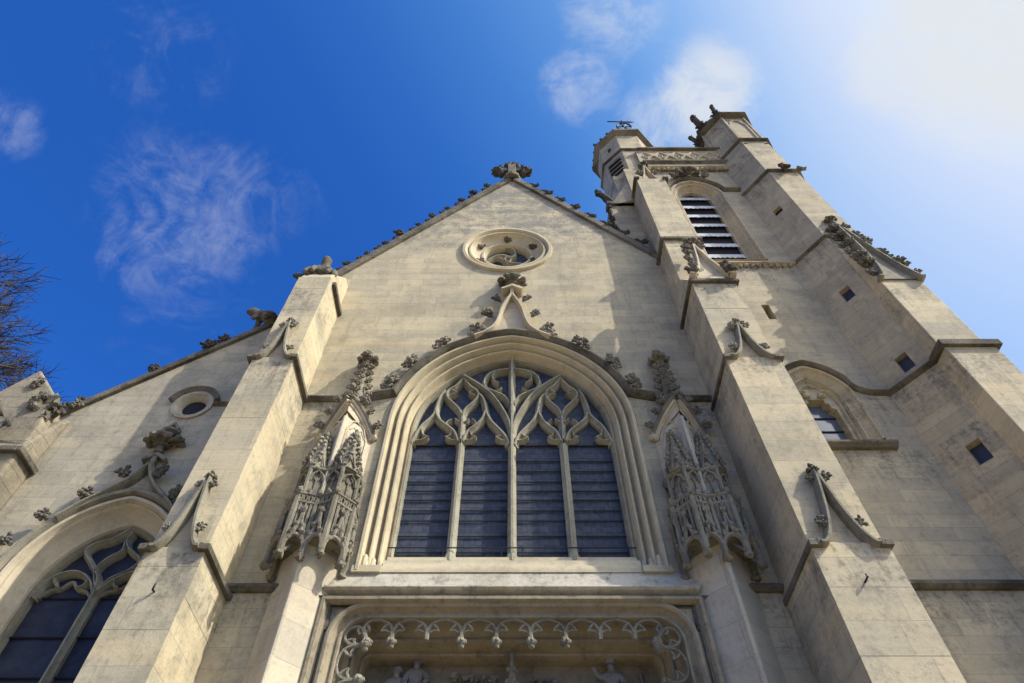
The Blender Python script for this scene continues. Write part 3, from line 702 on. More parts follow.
bl = buttress(church, -5.78, -4.9, [(-1.32, 8.15), (-1.27, 13.28), (-1.2, 17.0)], BUTT, [dict(h=1.45, n=2, fin=.16, cs=.15, set=CROCKL), dict(h=1.4, n=2, fin=.17, cs=.17, set=CROCKL), None])
hook(bl, -5.35, -1.32, 7.35)
b = MB(); b.prism_yz([(-1.2, 17.003), (-.003, 17.003), (-.003, 18.5), (-.35, 18.42), (-1.08, 17.35)], -5.76, -4.92)
b.build('buttress_cap', BUTT, bl, 0, .03)
MB().box(-4.918, -4.80, -1.02, -.003, 16.9, 17.05).build('string_course', DARK, bl, 0, .015); MB().box(-5.9, -5.782, -1.0, -.003, 17.2, 17.32).build('string_course', DARK, bl, 0, .015)

# ---- canopied pilasters flanking the window
def pilaster(xc):
    p = MB(); p.prism_xy([(xc - .535, -.003), (xc, -.535), (xc + .535, -.003)], 0, 12.10)
    p.tube([(xc, -.545, 0), (xc, -.545, 12.1)], .045, 8)
    pi = p.build('canopied_pilaster', stone('pilaster_limestone', (.52, .46, .345), (.46, .41, .315), (.22, .2, .165), .2, streak=.3, lichen=.1, bw=.9, bh=.62), church, 40)
    half = [(-.64, -.02), (-.66, -.40), (-.36, -.74), (0, -.63)]
    def ring(k, dy=0.): 
        h = [(xc + x * k, y * k + dy) for x, y in half]; return h + [(2 * xc - x, y) for x, y in reversed(h[:-1])]
    c = MB()
    # lower tier: dark backing panel behind open tracery
    zb, z1, z2, z3 = 8.5, 9.62, 9.82, 10.52
    core = MB(); core.prism_xy(ring(.925), zb + .34, z1); core.build('canopy_core', CANO, pi, 0)
    def facets(k):
        r = ring(k); return [(Vector(r[i]), Vector(r[i + 1])) for i in range(len(r) - 1)]
    for (a, q) in facets(.97):
        t = (q - a).normalized(); nn = Vector((t.y, -t.x)); L_ = (q - a).length
        def pt(u, z, o=0.): v = a + (q - a) * u + nn * o; return (v.x, v.y, z)
        c.tube([pt(0, zb + .02), pt(0, z1 + .1)], [.065, .055], 6); c.tube([pt(1, zb + .02), pt(1, z1 + .1)], [.065, .055], 6)
        c.blob(pt(0, zb - .02), (.085, .085, .08), int(a.x * 40), .4, 3); c.blob(pt(1, zb - .02), (.085, .085, .08), int(q.x * 40), .4, 3)
        arcp = [pt(.5 - .5 * math.cos(th), zb + .06 + .34 * math.sin(th) ** .8, .02) for th in [math.pi * i / 10 for i in range(11)]]
        c.tube(arcp, .05, 6)
        c.tube([pt(.14, zb + .30, .03), pt(.32, zb + .44, .04), pt(.43, zb + .62, .05), pt(.5, zb + .88, .05)], [.045, .04, .035, .03], 6)
        c.tube([pt(.86, zb + .30, .03), pt(.68, zb + .44, .04), pt(.57, zb + .62, .05), pt(.5, zb + .88, .05)], [.045, .04, .035, .03], 6)
        c.blob(pt(.5, zb + .92, .05), (.06, .06, .07), int(a.x * 77), .5, 3, 7, 5)
        for u, zz in ((.22, .40), (.36, .56), (.78, .40), (.64, .56)): c.blob(pt(u, zb + zz + .03, .06), (.05, .05, .05), int(u * 100), .5, 3, 7, 5)
        for u in (.25, .5, .75): c.tube([pt(u, zb + .5 if u != .5 else zb + .9), pt(u, z1)], .032, 5)
        for u in (.125, .375, .625, .875):
            c.tube([pt(u - .1, z1 - .16, .0), pt(u, z1 - .06, .01), pt(u + .1, z1 - .16, .0)], .02, 5)
            c.tube([pt(u - .1, zb + .78, .0), pt(u, zb + .88, .01), pt(u + .1, zb + .78, .0)], .018, 5)
        # pierced band
        for j in range(4):
            u = (j + .5) / 4; zz = (z1 + z2) / 2
            c.tube([pt(u + .095 * math.cos(w_), zz + .075 * math.sin(w_), .0) for w_ in [2 * math.pi * i / 8 for i in range(9)]], .02, 5)
        c.tube([pt(0, z1), pt(1, z1)], .04, 6); c.tube([pt(0, z2), pt(1, z2)], .035, 6)
        for u in (0, .5, 1): c.blob(pt(u, z2 + .06, 0), (.055, .055, .07), int(u * 9 + a.x * 10), .5, 3, 7, 5)
    c.prism_xy(ring(.86), z1, z2 + .02)
    c.prism_xy(ring(.84), z2 + .02, z3)
    for (a, q) in facets(.87):
        t = (q - a).normalized(); nn = Vector((t.y, -t.x))
        def pt(u, z, o=0.): v = a + (q - a) * u + nn * o; return (v.x, v.y, z)
        for u in (0, 1): c.tube([pt(u, z2), pt(u, z3 + .12)], .042, 6)
        c.tube([pt(.5, z2 + .05), pt(.5, z3 - .22)], .018, 5)
        c.tube([pt(.08, z3 - .30, .0), pt(.2, z3 - .17, .02), pt(.5, z3 - .06, .03), pt(.8, z3 - .17, .02), pt(.92, z3 - .30, .0)], .03, 5)
        for u in (.3, .7): c.tube([pt(u - .14, z3 - .3, 0), pt(u, z3 - .2, .01), pt(u + .14, z3 - .3, 0)], .018, 5)
        c.tube([pt(0, z3), pt(1, z3)], .05, 6)
        for u in (0, .5, 1): c.blob(pt(u, z3 + .09, 0), (.05, .05, .08), int(u * 19 + a.x * 10), .5, 3, 7, 5)
    # under-side of the canopy: ribs to the shaft
    for (x, y) in ring(.95)[1:-1]:
        c.tube([(x, y, zb + .02), (xc + (x - xc) * .8, y * .85, zb + .2), (xc + (x - xc) * .6, y * .7, zb + .36)], .03, 5)
    c.build('niche_canopy', CANO, pi, 45)
    for sx in (-1, 1):                      # two crocketed spirelets over the canopy
        cx_, cy_ = xc + sx * .30, -.42; r0 = .27; zt = 11.72
        sp_ = MB(); sp_.loft([[(cx_ + r * math.cos(a), cy_ + r * math.sin(a), z) for a in [math.pi / 8 + k * math.pi / 4 for k in range(8)]] for r, z in ((r0, z3), (r0 * .93, z3 + .12), (.03, zt))])
        for a in range(8):
            an = math.pi / 8 + a * math.pi / 4
            for k in range(7):
                u = (k + .6) / 7.4; r = r0 * .93 * (1 - u) + .03
                sp_.blob((cx_ + (r + .02) * math.cos(an), cy_ + (r + .02) * math.sin(an), z3 + .15 + (zt - z3 - .15) * u), (.042, .042, .055), k + a, .5, 3, 6, 5)
        for a in range(4):                  # gablets round its foot
            an = -math.pi / 2 + (a - 1.5) * math.pi / 3
            gx, gy = cx_ + .25 * math.cos(an), cy_ + .25 * math.sin(an)
            tx, ty = -math.sin(an) * .10, math.cos(an) * .10
            sp_.tube([(gx - tx, gy - ty, z3 + .05), (gx, gy, z3 + .32), (gx + tx, gy + ty, z3 + .05)], .025, 5)
        sp_.blob((cx_, cy_, zt), (.06, .06, .08), 3, .4, 3, 7, 5)
        sp_.build('spirelet', CANO, pi, 45)
    # gabled head with its crocketed pinnacle
    hd = MB()
    for sx in (-1, 1):
        t = Vector((sx * .7071, .7071)); nn = Vector((sx * .7071, -.7071)); o_ = Vector((xc, -.535))
        def pt(u, z, o=0.): v = o_ + t * u + nn * o; return (v.x, v.y, z)
        Ls = cr([(.0, 12.62), (.10, 12.58), (.30, 12.44), (.52, 12.22), (.70, 11.96)], 4)
        hd.tube([pt(u, z, .04) for u, z in Ls], .06, 7); hd.tube([pt(u, z - .10, .02) for u, z in Ls], .03, 6)
        hd.add([pt(0, 12.3, .012), pt(.72, 11.95, .012), pt(.72, 11.9, .012), pt(0, 12.58, .012)], [(0, 1, 2, 3)])
        hd.tube([pt(.12, 11.0, .0), pt(.12, 11.85, .0), pt(.2, 12.1, .0), pt(.34, 12.2, .0), pt(.5, 12.06, .0), pt(.62, 11.75, 0), pt(.62, 11.0, 0)], .032, 5)
        hd.tube([pt(.18, 11.85, .0), pt(.27, 11.98, .0), pt(.36, 11.85, .0), pt(.45, 11.98, .0), pt(.56, 11.8, .0)], .02, 5)
        hd.blob(pt(.72, 11.95, .05), (.10, .10, .10), sx + 3, .5, 3)
    hd.prism_xy([(xc - .5, -.003), (xc, -.53), (xc + .5, -.003)], 12.101, 12.75, [(xc - .2, -.003), (xc, -.42), (xc + .2, -.003)])
    gh = hd.build('gabled_head', CARV, pi, 45)
    gm = MB()
    for sx in (-1, 1):
        t = Vector((sx * .7071, .7071)); nn = Vector((sx * .7071, -.7071)); o_ = Vector((xc, -.535))
        Ls = cr([(-.02, 12.70), (.10, 12.64), (.30, 12.50), (.52, 12.28), (.72, 12.0)], 4)
        gm.tube([tuple((o_ + t * u + nn * .10)) + (z,) for u, z in Ls], .05, 7)
    gm.build('gable_mould', CANO, gh, 45)
    for sx in (-1, 1):
        for u, z in ((.20, 12.66), (.45, 12.44), (.68, 12.14)): crock(gh, (xc + sx * .7071 * u + sx * .09, -.535 + .7071 * u - .1, z), .17, sx * .8, CROCKL)
    pn = MB(); pn.loft([[(xc + r * 1.0 * math.cos(a), -.19 + r * math.sin(a) * .8, z) for a in [math.pi / 4 * k + math.pi / 8 for k in range(8)]] for r, z in ((.24, 12.4), (.17, 12.75), (.045, 14.45))])
    pinn = pn.build('pinnacle', CANO, pi, 45)
    for k in range(6):
        u = (k + .4) / 6; r = .18 * (1 - u) + .05
        for an in (R(-90), R(-180), R(0)):
            put('crocket', CROCKL[k % 4], pinn, (xc + r * math.cos(an), -.19 + r * math.sin(an) * .8, 12.8 + 1.6 * u), .15, (0, 0.9 * math.cos(an), 0))
    put('finial', FINL, pinn, (xc, -.2, 14.45), .38)
    return pi
pilaster(3.66); pilaster(-3.60)

# ---- aisle on the left
AX, AS, AW, AR = -7.5, 8.45, 1.52, 1.92
ahole = arch(AX, AW, AR, AS, 3.2, 14)
oc2 = (-7.45, 13.1); ohole = [(oc2[0] + .33 * math.cos(2 * math.pi * i / 28), oc2[1] + .33 * math.sin(2 * math.pi * i / 28)) for i in range(28)]
MB().wall([(-10.9, 0), (-5.79, 0), (-5.79, 17.15), (-10.9, 12.1)], [ahole, ohole], .012, 1.0).build('aisle_wall', AISL, church, 0)
b = MB(); b.box(-10.9, -10.2, 1.0, 30, 0, 11.5); b.build('aisle_side_wall', AISL, church, 0)
b = MB(); b.add([(-11.2, 1.0, 11.5), (-5.55, 1.0, 17.1), (-5.55, 30, 17.1), (-11.2, 30, 11.5)], [(0, 1, 2, 3)]); b.build('aisle_roof', SLATE, church, 0)
d = Vector((1, .988)).normalized(); nn = Vector((-d.y, d.x)); p0, p1 = Vector((-10.9, 12.1)), Vector((-5.8, 17.14))
acop = MB().prism_xz([tuple(p0), tuple(p1), tuple(p1 + nn * .17), tuple(p0 + nn * .17)], -.09, 1.05).build('aisle_coping', DARK, church, 0, .02)
for i, u in enumerate((.11, .15, .19, .42, .62, .65, .68)):
    q = p0 + (p1 - p0) * u + nn * .13; crock(acop, (q.x, -.02, q.y), .26 if i in (0, 3, 4) else .2, math.atan2(nn.x, nn.y), CROCKB)
aprof = [(0, .3), (0, -.05), (.03, -.085), (.08, -.07), (.095, .0), (.11, .04), (.13, .02), (.15, .04), (.16, .11), (.335, .36), (.355, .37), (.365, .42), (.385, .46), (.385, .70)]
aw = MB().sweep(arch(AX, AW, AR, AS, 3.2, 18), aprof).build('aisle_window', CARV, church, 40)
ai = AW - .385
for sx in (-1, 1):
    xs = [AX + sx * ai * k / 8 for k in range(9)]
    poly = [(AX, 3.3), (AX + sx * ai, 3.3)] + [(x, arch_z(AX, ai, AR - .385, AS, AX + (x - AX) * .999)) for x in reversed(xs)]
    MB().prism_xz(poly, .58, .61).build('glass_pane', GLASSD, aw, 0)
MB().bar([(AX, 3.3), (AX, 8.5)], .16, .62, .50, .39, .22).build('mullion', TRAC, aw, 40)
ft = MB().sweep(arch(AX, AW, AR, AS, 3.3, 18, .385), [(-.01, .62), (-.01, .42), (.03, .39), (.06, .48), (.06, .62)], False, True).build('window_frame', TRAC, aw, 40)
at_ = MB()
def ab(p, wd=.1, yf_=.40): at_.bar(cr(p, 5), wd * 1.0, .62, .50, yf_, .2)
for sx in (-1, 1):
    def mr_(p): return [(AX + sx * x, z) for x, z in p]
    ab(mr_([(-1.06, 8.4), (-1.0, 8.66), (-.82, 8.88), (-.52, 8.93), (-.2, 8.74), (0, 8.45)]))
    ab(mr_([(-.88, 8.80), (-.80, 8.66), (-.68, 8.60)]), .06); ab(mr_([(-.24, 8.76), (-.28, 8.64), (-.38, 8.60)]), .06)
    ab(mr_([(-1.0, 8.45), (-.94, 8.5), (-.84, 8.6), (-.7, 8.62), (-.55, 8.76), (-.4, 8.62), (-.2, 8.56), (-.06, 8.44)]), .05, .47)
ab([(AX, 8.4), (AX - .10, 8.8), (AX - .42, 9.15), (AX - .62, 9.38), (AX - .5, 9.56), (AX - .25, 9.66), (AX, 9.9)], .11)
ab([(AX, 8.4), (AX + .12, 8.75), (AX + .42, 8.98), (AX + .5, 9.2), (AX + .2, 9.42), (AX + .05, 9.62), (AX + .08, 9.8)], .10)
ab([(AX - .04, 8.6), (AX - .22, 8.95), (AX - .12, 9.22), (AX + .06, 9.38), (AX + .03, 9.6)], .08)
ab([(AX + .45, 8.98), (AX + .62, 9.02), (AX + .72, 9.1)], .08)
at_.build('tracery', TRAC, aw, 40)
for z in (8.40, 7.66, 6.97, 6.3, 5.6, 4.9, 4.2):
    b = MB(); b.tube([(AX - 1.1, .555, z + .06), (AX + 1.1, .555, z + .06)], .02, 6); b.build('saddle_bar', IRON, aw, 40)
ahp = arch(AX, AW, AR, AS, 7.9, 20, -.10)
ah = MB().sweep(ahp, [(-.07, -.0), (-.07, -.10), (-.03, -.15), (.04, -.13), (.08, -.03), (.08, 0)], False, True).build('aisle_hood_mould', CANO, church, 40)
al = cr([(-1.15, 9.72), (-.80, 10.12), (-.46, 10.42), (-.20, 10.72), (0.0, 11.12)], 5)
b = MB()
for sx in (1, -1):
    q = [(AX + sx * x, z) for x, z in al]
    if sx < 0: q = list(reversed(q))
    b.sweep(q, [(-.06, .01), (-.06, -.1), (-.02, -.2), (.02, -.2), (.06, -.08), (.06, .01)], False, True)
for z, hw in ((11.28, .27), (12.2, .16)): b.prism_xz([(AX - hw, z), (AX, z + .2), (AX + hw, z), (AX + hw * .85, z - .06), (AX, z + .1), (AX - hw * .85, z - .06)], -.14, .02)
b.box(AX - .05, AX + .05, -.12, .02, 11.0, 12.2)
b.build('ogee_gable', CANO, ah, 40)
put('finial', FIN, ah, (AX, -.12, 11.66), (.62, .42, .42))
for x, z, a in ((-1.68, 9.15, -1.0), (-1.35, 9.72, -.8), (-.82, 10.22, -.7), (-.3, 10.78, -.8)):
    for sx in (1, -1): crock(ah, (AX + sx * x, -.1, z), .22, sx * a)
b = MB()
b.sweep([(oc2[0] + .47 * math.cos(t), oc2[1] + .47 * math.sin(t)) for t in [-2 * math.pi * i / 32 for i in range(32)]], [(0, .02), (0, -.04), (.08, -.05), (.14, 0.0), (.17, .06), (.20, .09), (.21, .2)], True)
aoc = b.build('aisle_oculus', AISL, church, 40)
b = MB(); b.sweep([(oc2[0] + .55 * math.cos(t), oc2[1] + .55 * math.sin(t)) for t in [R(168 - 156 * i / 16) for i in range(17)]], [(-.06, .01), (-.06, -.1), (0, -.13), (.07, -.05), (.07, .01)], False, True)
b.prism_yz(string_prof(13.15, .012, .1, .16), oc2[0] + .5, -5.79); b.build('hood_mould', DARK, aoc, 40)
MB().prism_xz([(oc2[0] + .34 * math.cos(2 * math.pi * i / 24), oc2[1] + .34 * math.sin(2 * math.pi * i / 24)) for i in range(24)], .13, .16).build('dark_opening', VOID, aoc, 0)  # black disc near the face stands in for the dark inside

# leftmost buttress of the aisle, weather-worn, with a gabled head
b = MB(); b.box(-11.6, -9.93, -.62, .008, 0, 11.05); b.prism_yz([(-.62, 11.051), (.008, 11.051), (.008, 12.6), (-.2, 12.3)], -11.55, -9.98)
b.prism_xz([(-11.9, 11.6), (-11.9, 12.5), (-11.15, 13.75), (-10.35, 12.9), (-10.05, 11.9), (-10.0, 11.2)], -.55, .35)
lb = b.build('buttress', ROUGH, church, 0, .05)
b = MB()
for k in range(34):
    b.blob((-11.5 + RND.uniform(0, 1.45), -.52 + RND.uniform(-.06, .4), 11.3 + RND.uniform(0, 1.5)), (RND.uniform(.07, .15), .10, RND.uniform(.07, .15)), k, .6, 3)
b.build('weathered_carving', DARK, lb, 50)
MB().box(-9.93, -9.82, -.72, .0, 10.92, 11.06).build('string_course', DARK, lb, 0, .02); MB().box(-11.7, -9.93, -.73, -.622, 10.92, 11.06).build('string_course', DARK, lb, 0, .02)
b = MB(); b.tube(cr([(-11.1, -.66, 11.7), (-10.85, -.95, 11.75), (-10.6, -1.15, 11.6)], 4), [.2] * 4 + [.17] * 4 + [.12], 8); b.blob((-10.58, -1.18, 11.62), (.17, .2, .16), 4, .4, 3)
b.build('gargoyle', DARK, lb, 45)
for x, y, z, s_ in ((-10.25, -.25, 12.35, .3), (-10.6, -.5, 12.5, .3), (-10.95, -.5, 13.1, .25), (-10.12, -.05, 12.9, .22)): put('crocket', CROCK[int(z * 7) % 4], lb, (x, y, z), s_, (0, .6, 0))

# ------------------------------------------------------------------ BELL TOWER
tower = thing('bell_tower', (8, 3, 0), 'tall square limestone bell tower at the right with louvred belfry and two corner turrets', 'tower')
tower.location = (0, 0, 0)
BX, BS, BW, BRr = 7.22, 25.55, 1.04, 1.4
bhole = arch(BX, BW, BRr, BS, 20.2, 12)
LX, LS, LW, LR = 7.3, 13.35, .88, 1.26
lhole = arch(LX, LW, LR, LS, 11.95, 12)
def rect(x0, x1, z0, z1): return [(x0, z0), (x0, z1), (x1, z1), (x1, z0)]
t_ = MB().wall([(4.722, 0), (11.0, 0), (11.0, 28.3), (4.722, 28.3)], [bhole, lhole, rect(7.18, 7.40, 16.75, 17.5)], 0.0, 1.2)
t_.build('tower_wall', TOWR, tower, 0)
b = MB(); b.box(3.78, 4.72, .32, 6.4, 14, 25.4); b.box(4.722, 5.4, 1.2, 6.4, 14, 28.3); b.box(10.3, 11.0, 1.2, 6.4, 0, 28.3); b.box(3.78, 11.0, 6.4, 7.2, 0, 25.4); b.box(4.3, 11.0, 6.4, 7.2, 25.4, 28.3)
b.box(4.3, 4.72, .32, 6.4, 25.4, 28.3)
b.build('tower_side_wall', TOWR, tower, 0)
b = MB(); b.box(4.9, 10.8, .5, 6.9, 28.0, 28.25); b.build('tower_roof', SLATE, tower, 0)
# carving on the west return of the tower, its side's shade put into black stone
b = MB()
rr = random.Random(9)
for k in range(16): b.blob((3.76, .34 + rr.uniform(-.05, .1), 21.6 + k * .23), (.09, .1, .11), k, .6, 3, 7, 5)
b.build('carved_edge', CRUST, tower, 45)
# belfry window
bw_ = MB().sweep(arch(BX, BW, BRr, BS, 20.2, 18), [(0, .25), (0, -.04), (.03, -.06), (.09, -.05), (.10, .02), (.13, .06), (.17, .04), (.20, .05), (.22, .14), (.30, .26), (.33, .25), (.36, .25), (.37, .28), (.42, .30), (.42, .5)]).build('belfry_window', TOWR, tower, 40)
for i in range(7):
    z = 20.98 + i * .80; hw = .66
    s = MB(); n = 36; rr = random.Random(i)
    r0 = []; r1 = []; r2 = []; r3 = []
    for k in range(n + 1):
        x = BX - hw + 2 * hw * k / n; j = -.05 * abs(math.sin(k * math.pi / 4.5)) + rr.uniform(-.02, .02)
        r0.append((x, .31, z + j)); r1.append((x, .33, z + .24)); r2.append((x, .43, z + .36)); r3.append((x, .43, z + .32))
    ring = [r0, r1, r2, r3]
    for a in range(4):
        A, B_ = ring[a], ring[(a + 1) % 4]
        for k in range(n): s.add([A[k], A[k + 1], B_[k + 1], B_[k]], [(0, 1, 2, 3)])
    s.build('louvre', LEAD, bw_, 0)
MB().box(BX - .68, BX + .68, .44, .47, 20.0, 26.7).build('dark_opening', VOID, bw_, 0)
b = MB(); b.prism_yz([(.6, 20.55), (.1, 20.3), (-.05, 20.18), (.6, 20.18)], BX - 1.02, BX + 1.02); b.build('window_sill', TOWR, bw_, 0)
b = MB(); hpth = [p for p in arch(BX, BW, BRr, BS, None, 18, -.14) if p[1] > 25.8]
b.sweep([(5.78, hpth[0][1])] + hpth + [(8.98, hpth[-1][1])], [(-.06, .0), (-.06, -.12), (0, -.16), (.08, -.05), (.08, .0)], False, True)
hb = b.build('hood_mould', DARK, bw_, 40)
put('finial', FIN, hb, (BX, -.12, 27.25), (.75, .5, .45)); crock(hb, (BX - .55, -.1, 26.95), .3, -.5); crock(hb, (BX + .55, -.1, 26.95), .3, .5)
# small window below
lw = MB().sweep(arch(LX, LW, LR, LS, 11.95, 16), [(0, .25), (0, -.04), (.03, -.07), (.07, -.05), (.085, .01), (.12, .04), (.22, .12), (.24, .10), (.28, .10), (.29, .16), (.33, .20), (.33, .3)]).build('tower_window', TOWR, tower, 40)
pan = arch(LX, LW, LR, LS, 11.95, 10, .33)
sh = [(LX - .38, 11.96), (LX - .38, 13.2), (LX - .28, 13.26), (LX - .28, 13.38), (LX - .2, 13.42), (LX - .2, 13.55), (LX + .2, 13.55), (LX + .2, 13.42), (LX + .28, 13.38), (LX + .28, 13.26), (LX + .38, 13.2), (LX + .38, 11.96)]
MB().wall([p for p in pan[1:-1]] + [(LX + .549, 11.955), (LX - .549, 11.955)], [sh], .21, .5).build('tracery_panel', TOWR, lw, 0)
b = MB()
for sx in (-1, 1): b.bar(cr([(LX + sx * .5, 13.45), (LX + sx * .42, 13.72), (LX + sx * .22, 13.80), (LX + sx * .14, 13.68), (LX + sx * .24, 13.6)], 4), .07, .25, .18, .13)
b.bar(arch(LX, .5, .8, 13.3, 12.0, 8), .06, .25, .18, .14)
for sx in (-1, 1): b.blob((LX + sx * .19, .17, 13.64), (.10, .06, .07), sx + 4, .5, 3)
b.build('tracery', TOWR, lw, 40)
MB().box(LX - .4, LX + .4, .44, .46, 11.9, 13.6).build('glass_pane', simple('reflection_tinted_glass', (.11, .14, .20), .12, 0, .9), lw, 0)  # reflected sky put into the pale blue base colour
for z in (12.65, 13.1): 
    b = MB(); b.tube([(LX - .4, .42, z), (LX + .4, .42, z)], .018, 6); b.build('saddle_bar', IRON, lw, 40)
b = MB(); b.prism_yz([(.5, 12.02), (-.02, 11.82), (-.2, 11.76), (-.2, 11.70), (-.1, 11.63), (-.001, 11.63), (.5, 11.63)], LX - 1.0, LX + .98); b.build('window_sill', DARK, lw, 0)
b = MB(); q = [p for p in arch(LX, LW, LR, LS, None, 18, -.12) if p[1] > 13.95]
hl = cr([(5.9, 13.5), (6.2, 13.55), (6.42, 13.75), q[0]], 4)[:-1]; hr_ = cr([q[-1], (8.2, 13.72), (8.5, 13.52), (9.0, 13.5)], 4)[1:]
b.sweep(hl + q + hr_, [(-.05, .0), (-.05, -.1), (-.01, -.14), (.055, -.05), (.055, .0)], False, True); b.build('hood_mould', DARK, lw, 40)
b = MB(); b.box(7.17, 7.41, .35, .4, 16.74, 17.51); b.build('slit_opening', VOID, tower, 0)
b = MB(); b.prism_yz(string_prof(8.36, 0, .14, .22), 5.78, 9.15)
b.build('string_course', DARK, tower, 0)
b = MB(); b.prism_yz(string_prof(19.92, 0, .12, .2), 5.78, 9.0)
for k in range(15): b.blob((6.0 + k * .2, -.06, 19.72), (.07, .07, .06), k, .5, 3, 7, 5)
b.build('string_course', TOWR, tower, 40)
# cornice, frieze and parapet
b = MB(); b.prism_yz(string_prof(28.2, 0, .2, .3), 5.6, 9.6)
for k in range(17): b.blob((5.75 + k * .2, -.1, 28.0), (.085, .08, .08), k + 3, .5, 3, 7, 5)
b.build('cornice', TOWR, tower, 40)
b = MB(); b.box(5.5, 9.8, -.12, .3, 28.36, 30.2); b.box(4.9, 5.3, .3, 6.9, 28.36, 30.2); b.box(10.5, 10.9, .3, 6.9, 28.36, 30.2); b.box(4.9, 10.9, 6.7, 7.1, 28.36, 30.2)
pa = b.build('parapet', TOWR, tower, 0)
b = MB()
for k in range(5):
    x = 6.15 + k * .72
    for sx in (-1, 1):
        b.tube(cr([(x - sx * .30, -.12, 29.0), (x - sx * .1, -.15, 29.35), (x + sx * .12, -.15, 29.55), (x + sx * .30, -.12, 29.9)], 4), .055, 6)
        b.tube([(x + sx * .3 + .13 * math.cos(w_), -.13, 29.45 + .2 * math.sin(w_)) for w_ in [2 * math.pi * i / 8 for i in range(9)]], .04, 5)
b.build('blind_tracery', TOWR, pa, 45)
b = MB(); b.prism_yz([(-.26, 30.2), (-.26, 30.32), (-.05, 30.44), (.36, 30.3), (.36, 30.2)], 5.6, 9.7); b.prism_yz([(-.12, 28.80), (-.24, 28.78), (-.24, 28.66), (-.12, 28.56)], 5.6, 9.6); b.build('coping', DARK, pa, 0)

# main buttress of the tower (right of the nave)
rb = buttress(tower, 4.72, 5.78, [(-1.56, 8.05), (-1.50, 12.98), (-1.43, 16.35), (-.87, 19.95), (-.76, 25.25)], BUTT,
              [dict(h=1.5, n=2, fin=.16, cs=.15), dict(h=1.3, n=2, fin=.18, cs=.18, set=CROCKL), dict(h=0), dict(h=0), dict(h=1.6, n=1, fin=.30, cs=.24, mat=TOWR)])
hook(rb, 5.2, -1.56, 7.35)
b = MB(); b.prism_yz([(-1.43, 16.352), (-.80, 16.352), (-.80, 17.6)], 4.74, 5.76); b.build('buttress_cap', TOWR, rb, 0)
# big leafy ogee gablet leaning out on the third set-off
gl = gablet(rb, 5.25, .60, 16.45, 2.2, -1.5, CARV, .12, .34, True, 2, .2)
leaf = MB(); leaf.add([(5.0, -1.50, 16.75), (4.86, -1.53, 17.3), (4.95, -1.46, 17.9), (5.12, -1.36, 18.5), (5.22, -1.36, 18.0), (5.22, -1.43, 17.4), (5.14, -1.49, 16.9),
                       (5.0, -1.38, 16.75), (4.86, -1.41, 17.3), (4.95, -1.34, 17.9), (5.12, -1.28, 18.5), (5.22, -1.28, 18.0), (5.22, -1.33, 17.4), (5.14, -1.39, 16.9)],
                      [(0, 1, 2, 3, 4, 5, 6), (13, 12, 11, 10, 9, 8, 7)] + [(i, (i + 1) % 7, 7 + (i + 1) % 7, 7 + i) for i in range(7)])
leaf.build('shield_leaf', CANO, gl, 0)
for x, y, z, s_ in ((4.84, -1.52, 16.55, .32), (5.72, -1.58, 16.5, .36), (4.86, -1.5, 17.3, .2), (4.92, -1.46, 17.75, .2), (5.0, -1.4, 18.2, .2), (5.1, -1.36, 18.6, .22)): crock(gl, (x, y, z), s_, RND.uniform(-.9, .3))

# stair turret on the right: octagonal, with a buttress up its face
def octo(e=0., cy=0.):
    return [(9.0 - e, .0), (9.72 - e * .45, -.96 - e), (10.82 + e * .45, -.96 - e), (11.55 + e, -.0), (11.55 + e, 1.3), (10.82 + e * .45, 2.2 + e), (9.72 - e * .45, 2.2 + e), (9.0 - e, 1.3)]
st = MB()
st.loft([[(x, y, z) for x, y in octo(e)] for e, z in ((.03, 0), (.03, 13.44), (0, 13.46), (0, 25.41), (-.03, 25.43), (-.03, 29.09), (-.09, 29.11), (-.09, 32.5))])
SLITS = [(9.40, -.53, 17.24, .27), (9.42, -.56, 14.02, .27), (9.44, -.58, 11.0, .27), (9.36, -.49, 22.94, .2)]
FD, FN = Vector((.6, -.8)), Vector((-.8, -.6))                    # along and out of the shaded facet
def spt(p, u, z_, o): v = Vector(p) + FD * u + FN * o; return (v.x, v.y, z_)
cu = MB()
for (x, y, z, hh) in SLITS:
    cu.loft([[spt((x, y), -.15, z - hh, o_) , spt((x, y), .15, z - hh, o_), spt((x, y), .15, z + hh, o_), spt((x, y), -.15, z + hh, o_)] for o_ in (.3, -.22)])
stt = st.build('stair_turret', TOWR, tower, 0)
cut_ = cu.build('cutter', TOWR, None, 0)
bm_ = stt.modifiers.new('cut', 'BOOLEAN'); bm_.object = cut_; bm_.operation = 'DIFFERENCE'; bm_.solver = 'EXACT'
bpy.context.view_layer.update()
me_ = bpy.data.meshes.new_from_object(stt.evaluated_get(bpy.context.evaluated_depsgraph_get()))
stt.modifiers.clear(); stt.data = me_; bpy.data.objects.remove(cut_)
b = MB(); b.box(9.72, 10.82, -1.36, -.94, 13.5, 16.6); b.box(9.70, 10.86, -1.46, -.94, 0, 13.42)
b.prism_yz([(-1.36, 16.602), (-.94, 16.602), (-.94, 19.6)], 9.74, 10.8)
tb_ = b.build('turret_buttress', BUTT, stt, 0, .02)
g_ = gablet(tb_, 10.27, .60, 16.55, 4.3, -1.38, CANO, .10, .3, True, 5, .24)
for k in range(8):
    z = 16.9 + k * .55; y = -1.36 + (z - 16.6) * .14
    crock(g_, (9.76 + k * .06, y, z), .24, -.8); crock(g_, (10.82 - k * .06, y, z), .22, .8)
